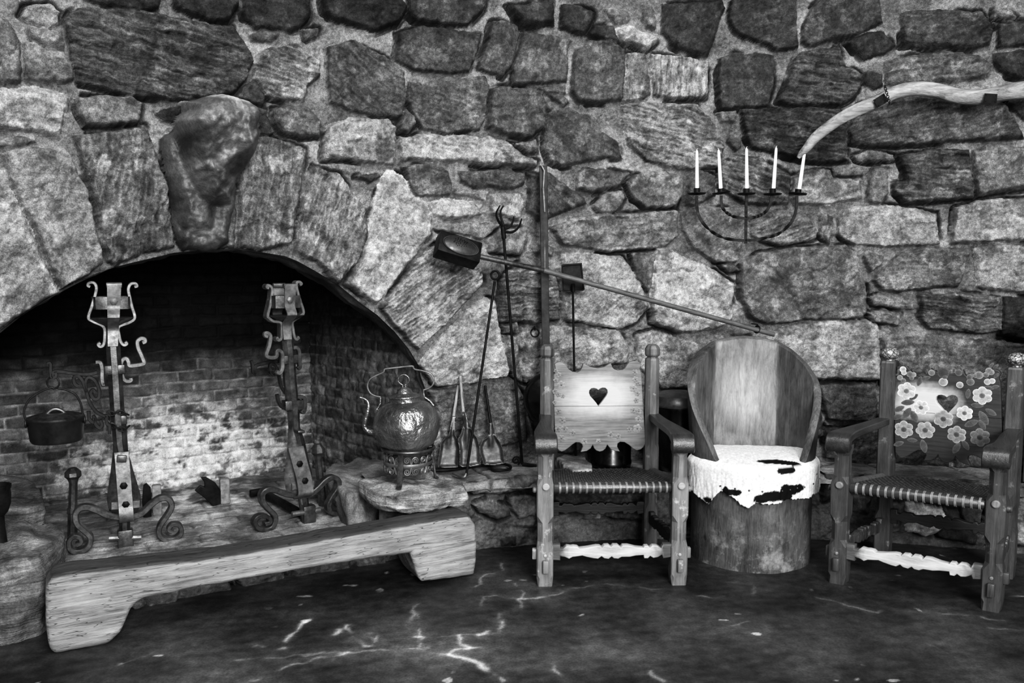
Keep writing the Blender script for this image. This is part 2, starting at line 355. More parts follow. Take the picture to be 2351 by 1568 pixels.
# tile, tone, protrusion, grain angle, grain strength, outline
ST = [
('A',95,.05,80,.3,'-60 100 60 130 100 200 150 300 145 570 30 572 -60 565'),
('A',125,.05,0,.3,'165 40 330 18 405 85 398 165 335 190 190 160 135 120'),
('A',125,.06,-20,.3,'160 178 310 183 430 250 435 345 300 315 185 260'),
('A',112,.07,-20,.2,'150 288 230 278 300 325 430 355 480 430 490 550 420 565 250 565 155 545'),
('A',70,.10,-9,1.0,'430 130 480 70 600 45 850 62 1090 98 1350 150 1560 185 1650 300 1708 430 1640 565 1560 645 1230 692 850 645 600 580 500 565 470 400'),
('A',52,.09,-5,.3,'480 -20 1100 -20 1070 60 960 84 780 55 600 15'),
('A',46,.08,-10,.2,'1165 -20 1615 -20 1600 40 1540 148 1430 152 1250 112 1165 70'),
('A',55,.09,-30,.3,'1620 -20 2092 -20 2098 120 2010 203 1870 217 1720 207 1635 130'),
('A',105,.07,-15,.9,'1708 390 1800 328 1920 312 2060 348 2150 420 2162 520 2070 592 2060 685 1950 692 1775 655 1700 560'),
('A',85,.04,0,.2,'1670 240 1760 203 1900 228 1835 292 1690 282'),
('A',95,.04,0,.2,'2030 198 2155 188 2140 252 2060 272'),
('A',70,.05,50,.2,'1600 650 1640 580 1720 538 1785 650 1772 715 1700 702'),
('A',150,.08,-5,.4,'-60 600 230 588 462 640 440 780 402 932 270 912 100 892 -60 872'),
('A',115,.08,-5,.3,'490 655 640 643 885 645 952 700 942 832 750 845 560 853 508 740'),
('A',100,.03,0,.4,'-60 942 130 920 252 960 150 992 -60 995'),
('A',62,.05,0,.2,'1050 760 1160 718 1240 712 1225 765 1180 832 1070 802'),
('A',60,.05,0,.2,'1735 715 1795 742 1855 892 1760 902 1740 800'),
('A',85,.08,0,.3,'1838 730 1900 713 2062 713 2165 820 2155 922 2020 935 1900 902 1848 832'),
('P',140,.07,60,.3,'-40 370 28 400 62 500 98 592 138 670 70 712 -50 785'),
('P',122,.08,65,.3,'5 352 60 338 150 338 202 440 238 600 188 642 135 663 102 590 64 500 22 430'),
('P',95,.08,78,.8,'165 312 335 288 382 420 402 570 330 582 262 612 243 600 217 470'),
('P',85,.06,85,.4,'362 322 425 288 545 480 537 572 470 580 418 577 390 450'),
('P',105,.07,80,.7,'556 332 612 308 702 340 692 440 667 560 600 577 537 572 545 480'),
('P',118,.07,70,.8,'716 382 782 400 838 480 843 540 823 600 777 652 722 602 672 577 692 450'),
('P',158,.06,55,.2,'888 390 922 398 962 450 993 492 987 540 942 602 902 652 862 702 792 652 832 590 847 500 872 410'),
('P',128,.06,35,.9,'1000 562 1050 560 1107 620 1112 650 1062 700 1002 762 955 803 902 752 866 706 912 652 962 590'),
('P',150,.06,30,.3,'1112 682 1136 690 1166 850 1160 872 1000 888 958 835 1002 778 1072 712'),
('B',46,.08,0,.3,'-135 -20 382 -20 452 60 402 170 240 222 130 202 -40 152 -110 95'),
('B',66,.09,30,.3,'450 -20 992 -20 972 60 852 192 700 182 570 157 500 152 438 100'),
('B',72,.08,-40,.3,'388 230 560 178 730 198 942 240 932 330 872 502 760 502 480 482 368 420 388 290'),
('B',72,.07,70,.2,'1008 148 1070 138 1200 178 1212 240 1162 440 1092 527 928 482 920 440 990 280'),
('B',62,.09,0,.2,'1128 40 1250 28 1442 8 1442 182 1330 192 1220 182 1180 130'),
('B',84,.07,80,.2,'1238 218 1450 238 1572 270 1540 330 1532 562 1290 577 1163 572 1170 440 1228 300'),
('B',58,.06,30,.3,'1488 28 1640 48 1722 90 1682 200 1640 252 1470 202'),
('B',105,.06,0,.3,'1780 48 1900 48 1972 100 1950 152 1850 172 1790 112'),
('B',150,.09,0,.3,'1848 188 1950 173 2042 220 2143 230 2140 282 2060 347 1920 302 1860 240'),
('B',60,.05,0,.2,'1700 170 1840 172 1862 240 1900 300 1750 275 1680 240'),
('B',85,.05,80,.2,'2040 60 2110 45 2135 140 2120 220 2060 190 2030 120'),
('P',60,.09,60,.3,'1520 10 1656 2 1664 20 1646 75 1622 132 1590 130 1540 106 1515 76'),
('B',85,.08,0,.2,'1588 328 1680 278 1832 273 1922 340 1922 480 1902 682 1790 702 1600 702 1548 620 1558 420'),
('B',105,.04,85,.4,'1930 358 2062 358 2092 640 2050 672 1888 687 1922 480'),
('P',128,.08,87,.9,'1488 122 1560 130 1626 140 1622 222 1590 230 1498 224'),
('P',80,.08,-35,.6,'748 110 800 93 882 130 927 165 932 225 922 272 860 268 800 257 758 235 748 180'),
('B',88,.08,-10,.5,'458 560 560 558 720 518 982 518 1002 580 982 780 940 882 740 907 560 882 508 790 448 680'),
('B',82,.08,10,.3,'1008 590 1060 578 1200 588 1372 620 1392 700 1382 860 1280 937 1100 912 978 872 988 770'),
('B',85,.06,-20,.2,'1388 640 1500 638 1552 690 1500 727 1440 692'),
('B',90,.04,5,.5,'1300 590 1520 573 1532 640 1400 642'),
('B',82,.08,-30,.3,'1398 760 1550 718 1642 780 1882 970 1902 1062 1700 1092 1500 1132 1398 1102 1368 1000 1388 850'),
('P',115,.09,-12,.9,'1424 240 1480 234 1602 240 1642 290 1662 330 1652 382 1570 392 1480 372 1440 332 1424 280'),
('P',135,.08,10,.3,'738 368 747 290 800 270 890 272 910 293 908 374 900 386 842 376 780 368'),
('B',100,.07,60,.2,'383 840 440 733 502 790 512 840 450 902 398 892'),
('B',145,.08,-4,.5,'398 918 600 903 1000 918 1130 958 1240 1050 1332 1080 1322 1132 1200 1132 800 1102 400 1087 383 1000'),
('B',120,.04,0,.3,'1178 970 1322 938 1332 1032 1270 1032'),
('B',92,.06,10,.3,'428 1120 620 1098 722 1140 752 1230 742 1322 510 1332 458 1220'),
('B',92,.06,-5,.3,'788 1160 1000 1138 1252 1160 1242 1250 1150 1282 900 1272 808 1230'),
('B',112,.04,-5,.4,'758 1268 1000 1298 990 1362 758 1312'),
('B',150,.06,-5,.3,'578 1370 700 1338 900 1358 972 1440 880 1472 700 1482 608 1440'),
('B',132,.05,80,.3,'1008 1310 1232 1298 1242 1400 1200 1482 1008 1442'),
('B',78,.07,-35,.5,'1258 1160 1390 1148 1642 1330 1662 1370 1500 1442 1350 1497 1248 1430 1258 1300'),
('B',95,.08,5,.2,'1578 1170 1640 1118 1880 1158 1965 1170 1870 1262 1700 1312 1578 1282'),
('B',118,.06,30,.2,'1688 1390 1800 1288 1900 1288 1922 1340 1862 1432 1760 1452'),
('P',108,.07,60,.2,'1434 418 1470 398 1530 391 1562 400 1568 440 1553 477 1480 480 1450 457'),
('B',85,.05,0,.2,'108 1190 250 1158 282 1190 200 1232'),
('P',115,.07,5,.4,'1258 520 1350 493 1556 483 1557 540 1530 567 1400 580 1288 562'),
('C',62,.10,20,.4,'350 20 450 -20 802 -20 822 330 690 357 560 312 368 220 343 120'),
('C',72,.09,25,.3,'838 300 848 180 898 60 1000 -20 1372 -20 1392 170 1240 232 1000 292 890 332'),
('C',72,.10,0,.6,'1508 100 1560 68 1800 68 2062 78 2142 200 2122 320 1900 337 1650 322 1518 312'),
('C',62,.08,15,.3,'1148 290 1280 218 1400 213 1492 310 1400 372 1270 412 1200 352'),
('C',66,.09,10,.3,'283 400 400 358 662 368 662 520 622 722 440 732 298 742 278 550'),
('C',70,.09,-8,1.0,'848 350 1102 308 1152 440 1262 500 1252 570 1200 662 1100 712 840 722 688 692 740 560 800 400'),
('C',100,.09,5,.5,'1408 420 1600 368 1850 343 2042 370 2132 450 2122 520 2000 547 1700 562 1500 577 1408 582'),
('C',60,.05,80,.3,'1288 470 1392 500 1402 590 1330 612 1268 560'),
('C',130,.06,0,.2,'2140 70 2232 38 2302 110 2200 132 2140 122'),
('C',66,.07,10,.3,'2168 170 2420 125 2420 310 2158 332'),
('C',60,.06,60,.3,'2128 360 2420 325 2420 545 2220 522 2128 440'),
('C',88,.10,12,.7,'1180 735 1300 690 1420 655 1800 640 2200 690 2282 800 2345 940 2200 952 1900 965 1700 975 1300 992 1178 972 1168 850'),
('C',64,.10,-6,1.0,'428 740 800 728 1100 738 1152 800 1162 1092 1000 1102 850 1092 700 1052 500 1012 438 850'),
('C',115,.05,0,.2,'278 760 412 748 402 830 300 832'),
('C',90,.06,70,.3,'368 870 442 898 442 1000 400 1032 338 960'),
('C',92,.07,-18,1.0,'318 1080 400 1043 560 1058 740 1158 772 1200 762 1380 650 1392 450 1382 268 1260 288 1130'),
('P',90,.05,20,.2,'1574 400 1600 386 1642 405 1642 450 1592 477 1573 470'),
('C',128,.07,15,.2,'778 1190 1000 1138 1042 1150 1062 1200 1242 1200 1262 1340 1150 1362 1000 1392 800 1382 768 1280'),
('C',118,.06,75,.2,'1288 1200 1340 1138 1432 1150 1432 1300 1380 1372 1278 1362'),
('C',100,.05,0,.3,'1198 1050 1300 1008 1472 1040 1482 1080 1350 1102 1220 1092'),
('C',78,.10,-5,.9,'1498 1050 1800 998 1972 1010 2002 1200 2012 1330 1700 1362 1550 1372 1448 1290 1448 1240 1538 1220'),
('C',112,.08,50,.2,'1988 1020 2100 963 2332 990 2420 1000 2420 1262 2200 1302 2018 1327 1988 1200'),
('C',58,.06,40,.3,'2228 690 2420 580 2420 840 2345 822'),
('P',135,.08,8,.2,'1918 500 1935 478 2020 468 2100 476 2147 490 2157 562 2050 567 1960 562 1923 540'),
('P',140,.08,10,.2,'2190 475 2240 458 2390 452 2390 552 2262 557 2178 562'),
('P',115,.07,30,.3,'1558 490 1600 476 1718 475 1702 555 1690 602 1640 602 1588 570 1563 530'),
('P',112,.06,18,.8,'1722 490 1842 476 1877 530 1872 547 1790 567 1722 542'),
('P',100,.05,80,.8,'1880 478 1912 498 1907 562 1876 542'),
('F',98,.11,30,.2,'428 300 560 238 800 198 1000 188 1152 178 1232 290 1282 420 1292 640 1252 682 900 692 600 722 478 662 424 520'),
('F',105,.05,60,.5,'1248 260 1330 233 1402 260 1392 320 1310 372'),
('F',100,.09,5,.5,'1308 420 1500 238 1700 188 1962 208 1992 230 1902 472 1700 482 1500 502 1378 492'),
('F',132,.10,20,.2,'2008 210 2060 178 2420 190 2420 530 2200 502 2018 462'),
('F',128,.06,-10,.5,'1298 540 1350 518 1500 528 1612 580 1602 622 1450 602 1328 592'),
('F',105,.07,-10,.3,'1298 640 1400 608 1522 640 1502 732 1370 712 1308 692'),
('F',82,.09,-5,1.0,'1648 520 1900 508 2192 520 2192 760 2100 782 1900 772 1700 742 1638 682'),
('F',52,.08,-5,.6,'2203 530 2420 540 2420 840 2178 792'),
('P',165,.07,40,.1,'1504 572 1530 570 1640 620 1685 650 1682 737 1640 757 1560 767 1495 742 1488 690 1498 620'),
('F',115,.05,0,.2,'298 320 380 298 432 350 360 372'),
('P',140,.08,5,.3,'1745 770 1800 748 1850 740 1990 733 2017 745 2022 872 1890 872 1780 872 1720 860 1650 800'),
('P',100,.08,5,.4,'2022 775 2100 770 2200 773 2390 790 2390 962 2028 962'),
('F',100,.05,0,.2,'368 750 500 758 522 800 400 812'),
('P',88,.08,10,.3,'1880 882 2012 880 2014 972 1895 962'),
('E',125,.05,15,.2,'980 150 1080 68 1262 68 1262 160 1220 252 1000 232'),
('E',118,.05,0,.3,'630 40 1000 18 1080 48 960 152 800 110 640 80'),
('E',118,.05,0,.2,'1278 180 1340 168 1442 200 1432 272 1290 242'),
('E',95,.07,2,1.0,'1085 420 1200 300 1452 338 1482 500 1482 690 1300 712 1080 702 1066 600'),
('E',150,.08,40,.2,'1488 238 1700 238 1902 260 1962 330 2062 520 2092 600 2000 702 1880 752 1700 722 1500 692 1488 500'),
('E',105,.05,70,.3,'1958 240 2132 218 2102 450 2072 512 1990 400'),
('E',140,.07,10,.3,'1218 740 1500 728 1882 760 1952 880 1952 982 1700 1010 1450 1060 1250 1112 1200 1000 1238 900'),
('E',105,.04,85,.3,'1098 790 1192 810 1222 1000 1232 1112 1180 1082 1118 1000'),
('P',142,.07,30,.2,'1458 770 1502 756 1600 790 1650 800 1700 860 1600 892 1520 892 1463 842'),
('E',95,.04,5,.3,'600 1170 1100 1060 1182 1100 1242 1200 1262 1500 1000 1570 700 1560 640 1300'),
('E',108,.04,0,.2,'1090 718 1192 710 1212 780 1098 782'),
('P',92,.07,10,.3,'1215 900 1330 890 1450 900 1455 1000 1380 1040 1240 1040'),
('P',85,.07,5,.3,'1460 905 1600 905 1720 890 1725 1000 1600 1040 1465 1030'),
('P',80,.08,0,.3,'1735 885 1880 885 1890 1000 1800 1020 1735 1000'),
('P',80,.06,0,.3,'1890 985 2050 980 2180 985 2180 1070 2000 1075 1890 1050'),
('P',76,.06,0,.3,'2190 980 2390 975 2390 1070 2190 1075'),
]
_r = random.Random(5)
for x_0, x_1 in ((2398, 2760), (-520, -70)):               # the wall goes on past the picture's edges
    for j in range(-1, 9 if x_0 > 0 else 3):
        y_0 = -40+j*118; xx = x_0+_r.uniform(0, 30)
        while xx < x_1:
            w_ = _r.uniform(110, 200)
            if x_0 < 0 and xx+w_ > x_1: break
            w_ *= 1; q_ = lambda a: _r.uniform(-a, a)
            ST.append(('P', _r.choice((62, 78, 95, 115)), .07, q_(20), .3, ' '.join('%d %d' % (xx+a*w_+q_(8), y_0+c*104+q_(8)) for a, c in ((.03, .1), (.5, 0), (.95, .08), (.97, .9), (.5, 1), (.02, .92)))))
            xx += w_+8
def parse(t, s):
    ox, oy, k = TILE[t]; v = [float(a) for a in s.split()]
    return [(ox+a/k, oy+b/k) for a, b in zip(v[::2], v[1::2])]
ARCH = [(-300, 1300), (-290, 1150), (-250, 1000), (-120, 850), (0, 760), (60, 712), (132, 672), (190, 642), (246, 618), (300, 604), (400, 580), (450, 576), (500, 573), (545, 570), (600, 580), (650, 588), (680, 600), (720, 622), (775, 655), (820, 692), (862, 722), (902, 760), (935, 800), (958, 838), (962, 862), (972, 888), (985, 930), (992, 1000), (995, 1080), (990, 1300)]
def px_sz(pts, R=RW): return [to_sz(at_w(a, b, 0, R), R) for a, b in pts]
def stone_field(S, Z, stones, R, seed=0, mort=108, hscale=1.0, edge=.02):
    """height (m, towards the room) and tone over a stone-and-mortar surface"""
    wx = .006*fbm(S*11, Z*11, seed+1, 3)+.0035*noise(S*46, Z*46, seed+2)
    wz = .006*fbm(S*11, Z*11, seed+3, 3)+.0035*noise(S*46, Z*46, seed+4)
    SX = S+wx; ZX = Z+wz
    mn = fbm(S*9, Z*9, seed+6, 5, .6)
    H = -.004+.014*mn+.004*noise(S*60, Z*60, seed+7)
    T = alb(mort*(1+.30*fbm(S*5, Z*5, seed+8, 4)+.14*noise(S*70, Z*70, seed+9)))
    near = np.full(S.shape, 1.0)
    for i, (t, tone, hh, ang, gs, s) in enumerate(stones):
        poly = px_sz(parse(t, s), R)
        tone = tone*.93 if tone < 85 else 79+(tone-85)*.86
        xs = [p[0] for p in poly]; zs = [p[1] for p in poly]; pad = .05
        m = (S > min(xs)-pad) & (S < max(xs)+pad) & (Z > min(zs)-pad) & (Z < max(zs)+pad)
        if not m.any(): continue
        x = SX[m]; z = ZX[m]
        d, _, _ = poly_sdf(x, z, poly)
        near_m = near[m]; near[m] = np.minimum(near_m, np.where(d < 0, -d, 0))
        sel = d > 0
        rs = np.random.RandomState(i*13+seed)
        cx, cz = np.mean(xs), np.mean(zs); size = max(max(xs)-min(xs), max(zs)-min(zs))
        a = math.radians(ang); u = (x-cx)*math.cos(a)+(z-cz)*math.sin(a); v = -(x-cx)*math.sin(a)+(z-cz)*math.cos(a)
        v = v+.010*fbm(u*7, v*7, i+300, 2)
        e = edge*(.5+.8*rs.rand())
        core = 1-(1-np.clip(d/e, 0, 1))**2.2
        tilt = rs.uniform(-.06, .06)*(x-cx)+rs.uniform(-.10, .03)*(z-cz)
        lump = .020*size**.5*fbm(x*6, z*6, i+50, 3)
        fac = .020*np.abs(noise(x*9, z*9, i+90))+.010*np.abs(noise(x*21, z*21, i+91))+.004*np.abs(noise(x*47, z*47, i+92))
        rough = .0024*fbm(x*55, z*55, i+120, 3)
        st1 = noise(u*3.2, v*34, i+140); st2 = noise(u*9, v*95, i+150); st3 = noise(u*22, v*60, i+155)
        ridge = 1-np.abs(st1)*2
        saw = (v*30+1.6*st1+.5*noise(u*14, v*20, i+157)) % 1.0; grain = gs*(.0050*ridge+.0042*st2+.0032*st3+gs*.0070*saw)
        h = hscale*(hh*(.18+.42*rs.rand()))*core+tilt*core+(lump+fac+rough+grain)*core
        tn = tone*(1+.13*fbm(x*5, z*5, i+200, 5, .65)+.10*noise(x*26, z*26, i+210)+.10*noise(x*105, z*105, i+214)+gs*(.26*st1+.30*st2+.14*st3+.25*gs*(saw-.5)))+.15*noise(x*60, z*60, i+212)*tone
        lich = sstep(.10, .70, fbm(x*9, z*9, i+230, 5, .7))*(.30 if tone < 100 else .16)
        dk = sstep(.05, .75, fbm(x*7, z*7, i+260, 4, .65))*.24
        tn = tn*(1+lich)*(1-dk)
        rim = 1+.18*(1-np.clip(d/.012, 0, 1))
        Hm = H[m]; Tm = T[m]
        Hm[sel] = np.maximum(h[sel], Hm[sel]-.05); Tm[sel] = alb((tn*rim)[sel])
        H[m] = Hm; T[m] = Tm
    # open joints: irregular dark gaps right against some stones
    gap = sstep(-.05, .25, fbm(S*3.3, Z*3.3, seed+30, 3))
    dip = np.exp(-((near-.006)/.007)**2)*(near > 0)
    H = H-.06*gap*dip
    T = np.where(near > 0, T*(1-.55*gap*dip), T)
    return H, T
def curved_patch(name, s0, s1, z0, z1, step, stones, R, mat, hole=None, seed=0, **kw):
    ns = int((s1-s0)/step)+1; nz = int((z1-z0)/step)+1
    S, Z = np.meshgrid(np.linspace(s0, s1, ns), np.linspace(z0, z1, nz))
    Fq = grid_faces(nz, ns)
    if hole is not None:
        bx = (S > min(p[0] for p in hole)-.1) & (S < max(p[0] for p in hole)+.1)
        d = np.full(S.shape, -1.0); qx = S.copy(); qz = Z.copy()
        a, b, c = poly_sdf(S[bx], Z[bx], hole); d[bx] = a; qx[bx] = b; qz[bx] = c
        snap = (np.abs(d) < step*.75)
        S = np.where(snap, qx, S); Z = np.where(snap, qz, Z)
        keep = ((d > step*.75).ravel()[Fq].sum(1) == 0)
        Fq = Fq[keep]
    H, T = stone_field(S, Z, stones, R, seed, **kw)
    if hole is not None:
        H = H*np.where(snap, .6, 1)
    A = S/R; r = R-H
    V = np.stack([CX+r*np.sin(A), CY+r*np.cos(A), Z], -1).reshape(-1, 3); T = T.ravel()
    if hole is not None:
        used = np.unique(Fq); mp = np.full(len(V), -1); mp[used] = np.arange(len(used)); V = V[used]; T = T[used]; Fq = mp[Fq]
    return link(name, np_mesh(name, V, Fq, T), mat)
M_STONE = tone_mat('rough_stone', .8, .18, .5, 190, .95, 75, .007)
M_ROCK = tone_mat('hearth_rock', .75, .3, .35, 150, .8, 60, .006)
arch_sz = px_sz(ARCH)
tag(curved_patch('wall_back', -3.75, 1.98, -.03, 2.95, .0045, ST, RW, M_STONE, hole=arch_sz, seed=3), kind='structure')
# soffit of the arch: the thickness of the fireplace wall seen from below
ar = arch_sz; dense = []
for (a, b), (c, d) in zip(ar[:-1], ar[1:]):
    n = max(2, int(math.hypot(c-a, d-b)/.012))
    for k in range(n): dense.append((a+(c-a)*k/n, b+(d-b)*k/n))
nr = 26; SS = np.array([p[0] for p in dense]); ZZ = np.array([p[1] for p in dense])
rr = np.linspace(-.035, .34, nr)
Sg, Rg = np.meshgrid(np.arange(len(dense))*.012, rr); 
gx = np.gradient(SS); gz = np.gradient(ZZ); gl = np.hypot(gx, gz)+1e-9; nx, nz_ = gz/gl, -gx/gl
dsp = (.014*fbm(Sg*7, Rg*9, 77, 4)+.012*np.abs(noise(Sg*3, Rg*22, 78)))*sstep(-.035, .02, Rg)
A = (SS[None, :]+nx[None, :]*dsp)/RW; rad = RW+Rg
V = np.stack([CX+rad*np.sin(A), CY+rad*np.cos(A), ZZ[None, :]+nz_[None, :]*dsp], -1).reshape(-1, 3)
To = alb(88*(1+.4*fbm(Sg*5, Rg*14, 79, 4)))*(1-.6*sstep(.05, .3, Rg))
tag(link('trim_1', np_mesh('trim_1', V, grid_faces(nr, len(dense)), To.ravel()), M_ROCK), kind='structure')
# ------------------------------------------------------------------ firebox: brick walls, hood, hearth floor
def brick_panel(name, p0, p1, z0, z1, step, tonef, seed, rel=1.0, bl=.19, bh=.0605):
    p0 = np.array(p0, float); p1 = np.array(p1, float); Lw = np.linalg.norm(p1-p0); nn = int(Lw/step)+1; nz = int((z1-z0)/step)+1
    U, Z = np.meshgrid(np.linspace(0, Lw, nn), np.linspace(z0, z1, nz))
    Uw = U+.006*fbm(U*9, Z*9, seed, 3); Zw = Z+.008*fbm(U*4, Z*8, seed+1, 3)
    row = np.floor(Zw/bh); off = (row % 2)*bl*.5+(_hash(row, row*0, seed)/4294967296.0)*.05
    col = np.floor((Uw+off)/bl); fx = ((Uw+off)/bl-col)*bl; fz = (Zw/bh-row)*bh
    d = np.minimum(np.minimum(fx, bl-fx), np.minimum(fz, bh-fz))
    face = sstep(.002, .009, d)
    rnd = _hash(col, row, seed+3)/4294967296.0
    worn = sstep(.0, .5, fbm(U*5, Z*5, seed+5, 4))
    h = rel*face*(.013+.010*rnd)*(1-.6*worn)+.006*fbm(U*22, Z*22, seed+6, 4)
    base, mort, ash = tonef(U, Z)
    t = base*(.75+.5*rnd)*(1+.35*fbm(U*12, Z*12, seed+7, 4)); mt = mort*(1+.3*fbm(U*16, Z*16, seed+8, 3))
    tt = mt+(t-mt)*face
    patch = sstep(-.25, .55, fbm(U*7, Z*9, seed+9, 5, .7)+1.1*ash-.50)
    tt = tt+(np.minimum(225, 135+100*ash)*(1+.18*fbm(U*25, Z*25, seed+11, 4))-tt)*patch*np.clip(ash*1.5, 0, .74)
    dr = (p1-p0)/Lw; nrm = np.array([dr[1], -dr[0]])
    X = p0[0]+dr[0]*U+nrm[0]*h; Y = p0[1]+dr[1]*U+nrm[1]*h
    me = np_mesh(name, np.stack([X, Y, Z], -1).reshape(-1, 3), grid_faces(nz, nn), alb(tt).ravel())
    return link(name, me, M_BRICK)
M_BRICK = tone_mat('sooty_brick', .85, .2, .35, 160, .6, 70, .005)
FR = (-1.21, 4.92); FL = (-2.95, 3.86); RF = (-.43, 4.17); LF = (-3.0, 2.6)
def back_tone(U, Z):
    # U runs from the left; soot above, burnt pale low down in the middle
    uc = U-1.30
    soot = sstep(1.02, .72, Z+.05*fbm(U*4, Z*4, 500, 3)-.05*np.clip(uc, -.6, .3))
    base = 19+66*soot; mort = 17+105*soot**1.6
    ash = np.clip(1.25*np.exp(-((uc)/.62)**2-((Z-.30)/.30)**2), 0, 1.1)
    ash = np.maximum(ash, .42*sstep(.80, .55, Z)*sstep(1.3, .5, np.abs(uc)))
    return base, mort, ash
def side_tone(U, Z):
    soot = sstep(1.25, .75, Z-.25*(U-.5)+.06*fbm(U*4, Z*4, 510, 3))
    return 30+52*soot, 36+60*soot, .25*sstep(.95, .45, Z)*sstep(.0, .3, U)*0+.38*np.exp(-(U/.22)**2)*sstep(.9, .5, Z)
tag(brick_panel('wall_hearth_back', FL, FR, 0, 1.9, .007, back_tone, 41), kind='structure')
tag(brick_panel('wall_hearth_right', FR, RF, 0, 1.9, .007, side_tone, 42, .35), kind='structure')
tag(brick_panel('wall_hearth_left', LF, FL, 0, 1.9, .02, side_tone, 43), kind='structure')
b = B()
b.loft([[(-3.5, 2.6, 1.85), (-.55, 4.45, 1.85), (-.8, 5.5, 1.85), (-4.0, 4.4, 1.85)], [(-3.5, 2.6, 1.9), (-.55, 4.45, 1.9), (-.8, 5.5, 1.9), (-4.0, 4.4, 1.9)]])
tag(b.build('ceiling_hearth', plain_mat('soot', 12, .95, .1)), kind='structure')
# ------------------------------------------------------------------ ledge, platform, rocks, floor
LEDGE = [
('P',112,.04,5,.5,'1070 1118 1232 1092 1300 1088 1300 1116 1232 1118 1150 1132 1082 1134'),
('G',92,.05,-25,.4,'900 362 1000 328 1142 380 1152 440 1062 472 950 420'),
('G',98,.06,0,.2,'1138 320 1230 290 1322 310 1322 440 1200 462 1150 400'),
('G',85,.04,0,.2,'1168 478 1322 462 1322 522 1180 522'),
('G',50,.03,0,.2,'1088 590 1192 578 1192 640 1090 652'),
('P',78,.05,5,.5,'1268 1132 1370 1136 1338 1166 1268 1174'),
('P',82,.05,-5,.5,'1378 1138 1486 1132 1486 1168 1420 1168 1374 1158'),
('P',120,.05,0,.2,'1340 1176 1372 1172 1380 1188 1342 1192'),
('P',70,.04,0,.3,'1396 1168 1486 1176 1486 1196 1390 1186'),
('P',60,.04,0,.3,'1500 1130 1600 1120 1610 1200 1500 1210'),
('P',70,.05,0,.3,'1890 1060 1990 1080 1960 1130 1890 1150'),
('P',95,.05,0,.3,'1958 1138 1998 1146 1992 1176 1958 1172'),
('P',80,.05,0,.3,'2038 1152 2076 1156 2068 1222 2038 1224'),
('P',185,.06,20,.2,'2080 1154 2164 1166 2174 1204 2150 1224 2125 1232 2078 1220'),
('P',72,.05,0,.3,'2166 1168 2205 1172 2205 1210 2178 1212'),
('P',60,.05,0,.3,'2156 1226 2174 1216 2245 1224 2245 1250 2156 1234'),
('P',105,.05,0,.3,'2322 1130 2400 1125 2400 1260 2322 1250'),
('P',75,.05,0,.3,'2262 1130 2318 1130 2318 1250 2262 1250'),
]
PLAT = [
('P',95,.03,0,.3,'298 1386 326 1374 336 1392 306 1404'),
('P',85,.03,5,.4,'338 1366 410 1350 406 1384 340 1396'),
('P',70,.03,5,.5,'414 1350 520 1334 540 1360 416 1386'),
('P',80,.03,0,.3,'545 1330 640 1308 660 1336 560 1356'),
('P',70,.03,0,.3,'668 1304 800 1284 810 1310 680 1332'),
('P',80,.03,0,.3,'815 1284 900 1272 905 1292 820 1308'),
]
def s_at(px, py): return to_sz(at_w(px, py, 0, RL), RL)[0]
SA = s_at(872, 1250)
tag(curved_patch('trim_2', -3.6, SA+.02, -.02, ZH+.015, .006, PLAT, RL, M_ROCK, seed=21, mort=70, edge=.02, hscale=.8), kind='structure')
tag(curved_patch('trim_3', SA, 1.95, -.02, ZL+.012, .005, LEDGE, RL, M_ROCK, seed=22, mort=80, edge=.03), kind='structure')
def annulus(name, s0, s1, r0, r1, z, tonev, step, seed, amp=.01, grain=.3):
    ns = int((s1-s0)/step); nr = int((r1-r0)/step)
    S, Rg = np.meshgrid(np.linspace(s0, s1, ns), np.linspace(r0, r1, nr))
    h = amp*fbm(S*4, Rg*4, seed, 5, .55)+.4*amp*noise(S*5, Rg*40, seed+1)*grain
    lip = .03*(1-sstep(r0, r0+.06, Rg))**2
    jo = np.abs(noise(S*1.7, Rg*.9, seed+4)); crack = np.exp(-(jo/.02)**2)
    t = tonev*(1+.3*fbm(S*5, Rg*6, seed+2, 4)+.12*noise(S*8, Rg*60, seed+3))*(1-.5*crack)
    Zv = z+h-lip-.012*crack
    A = S/RL
    V = np.stack([CX+Rg*np.sin(A), CY+Rg*np.cos(A), Zv], -1).reshape(-1, 3)
    return link(name, np_mesh(name, V, grid_faces(nr, ns), alb(t).ravel()), M_ROCK)
tag(annulus('trim_4', SA, 1.95, RL-.045, RW+.06, ZL, 118, .008, 23), kind='structure')
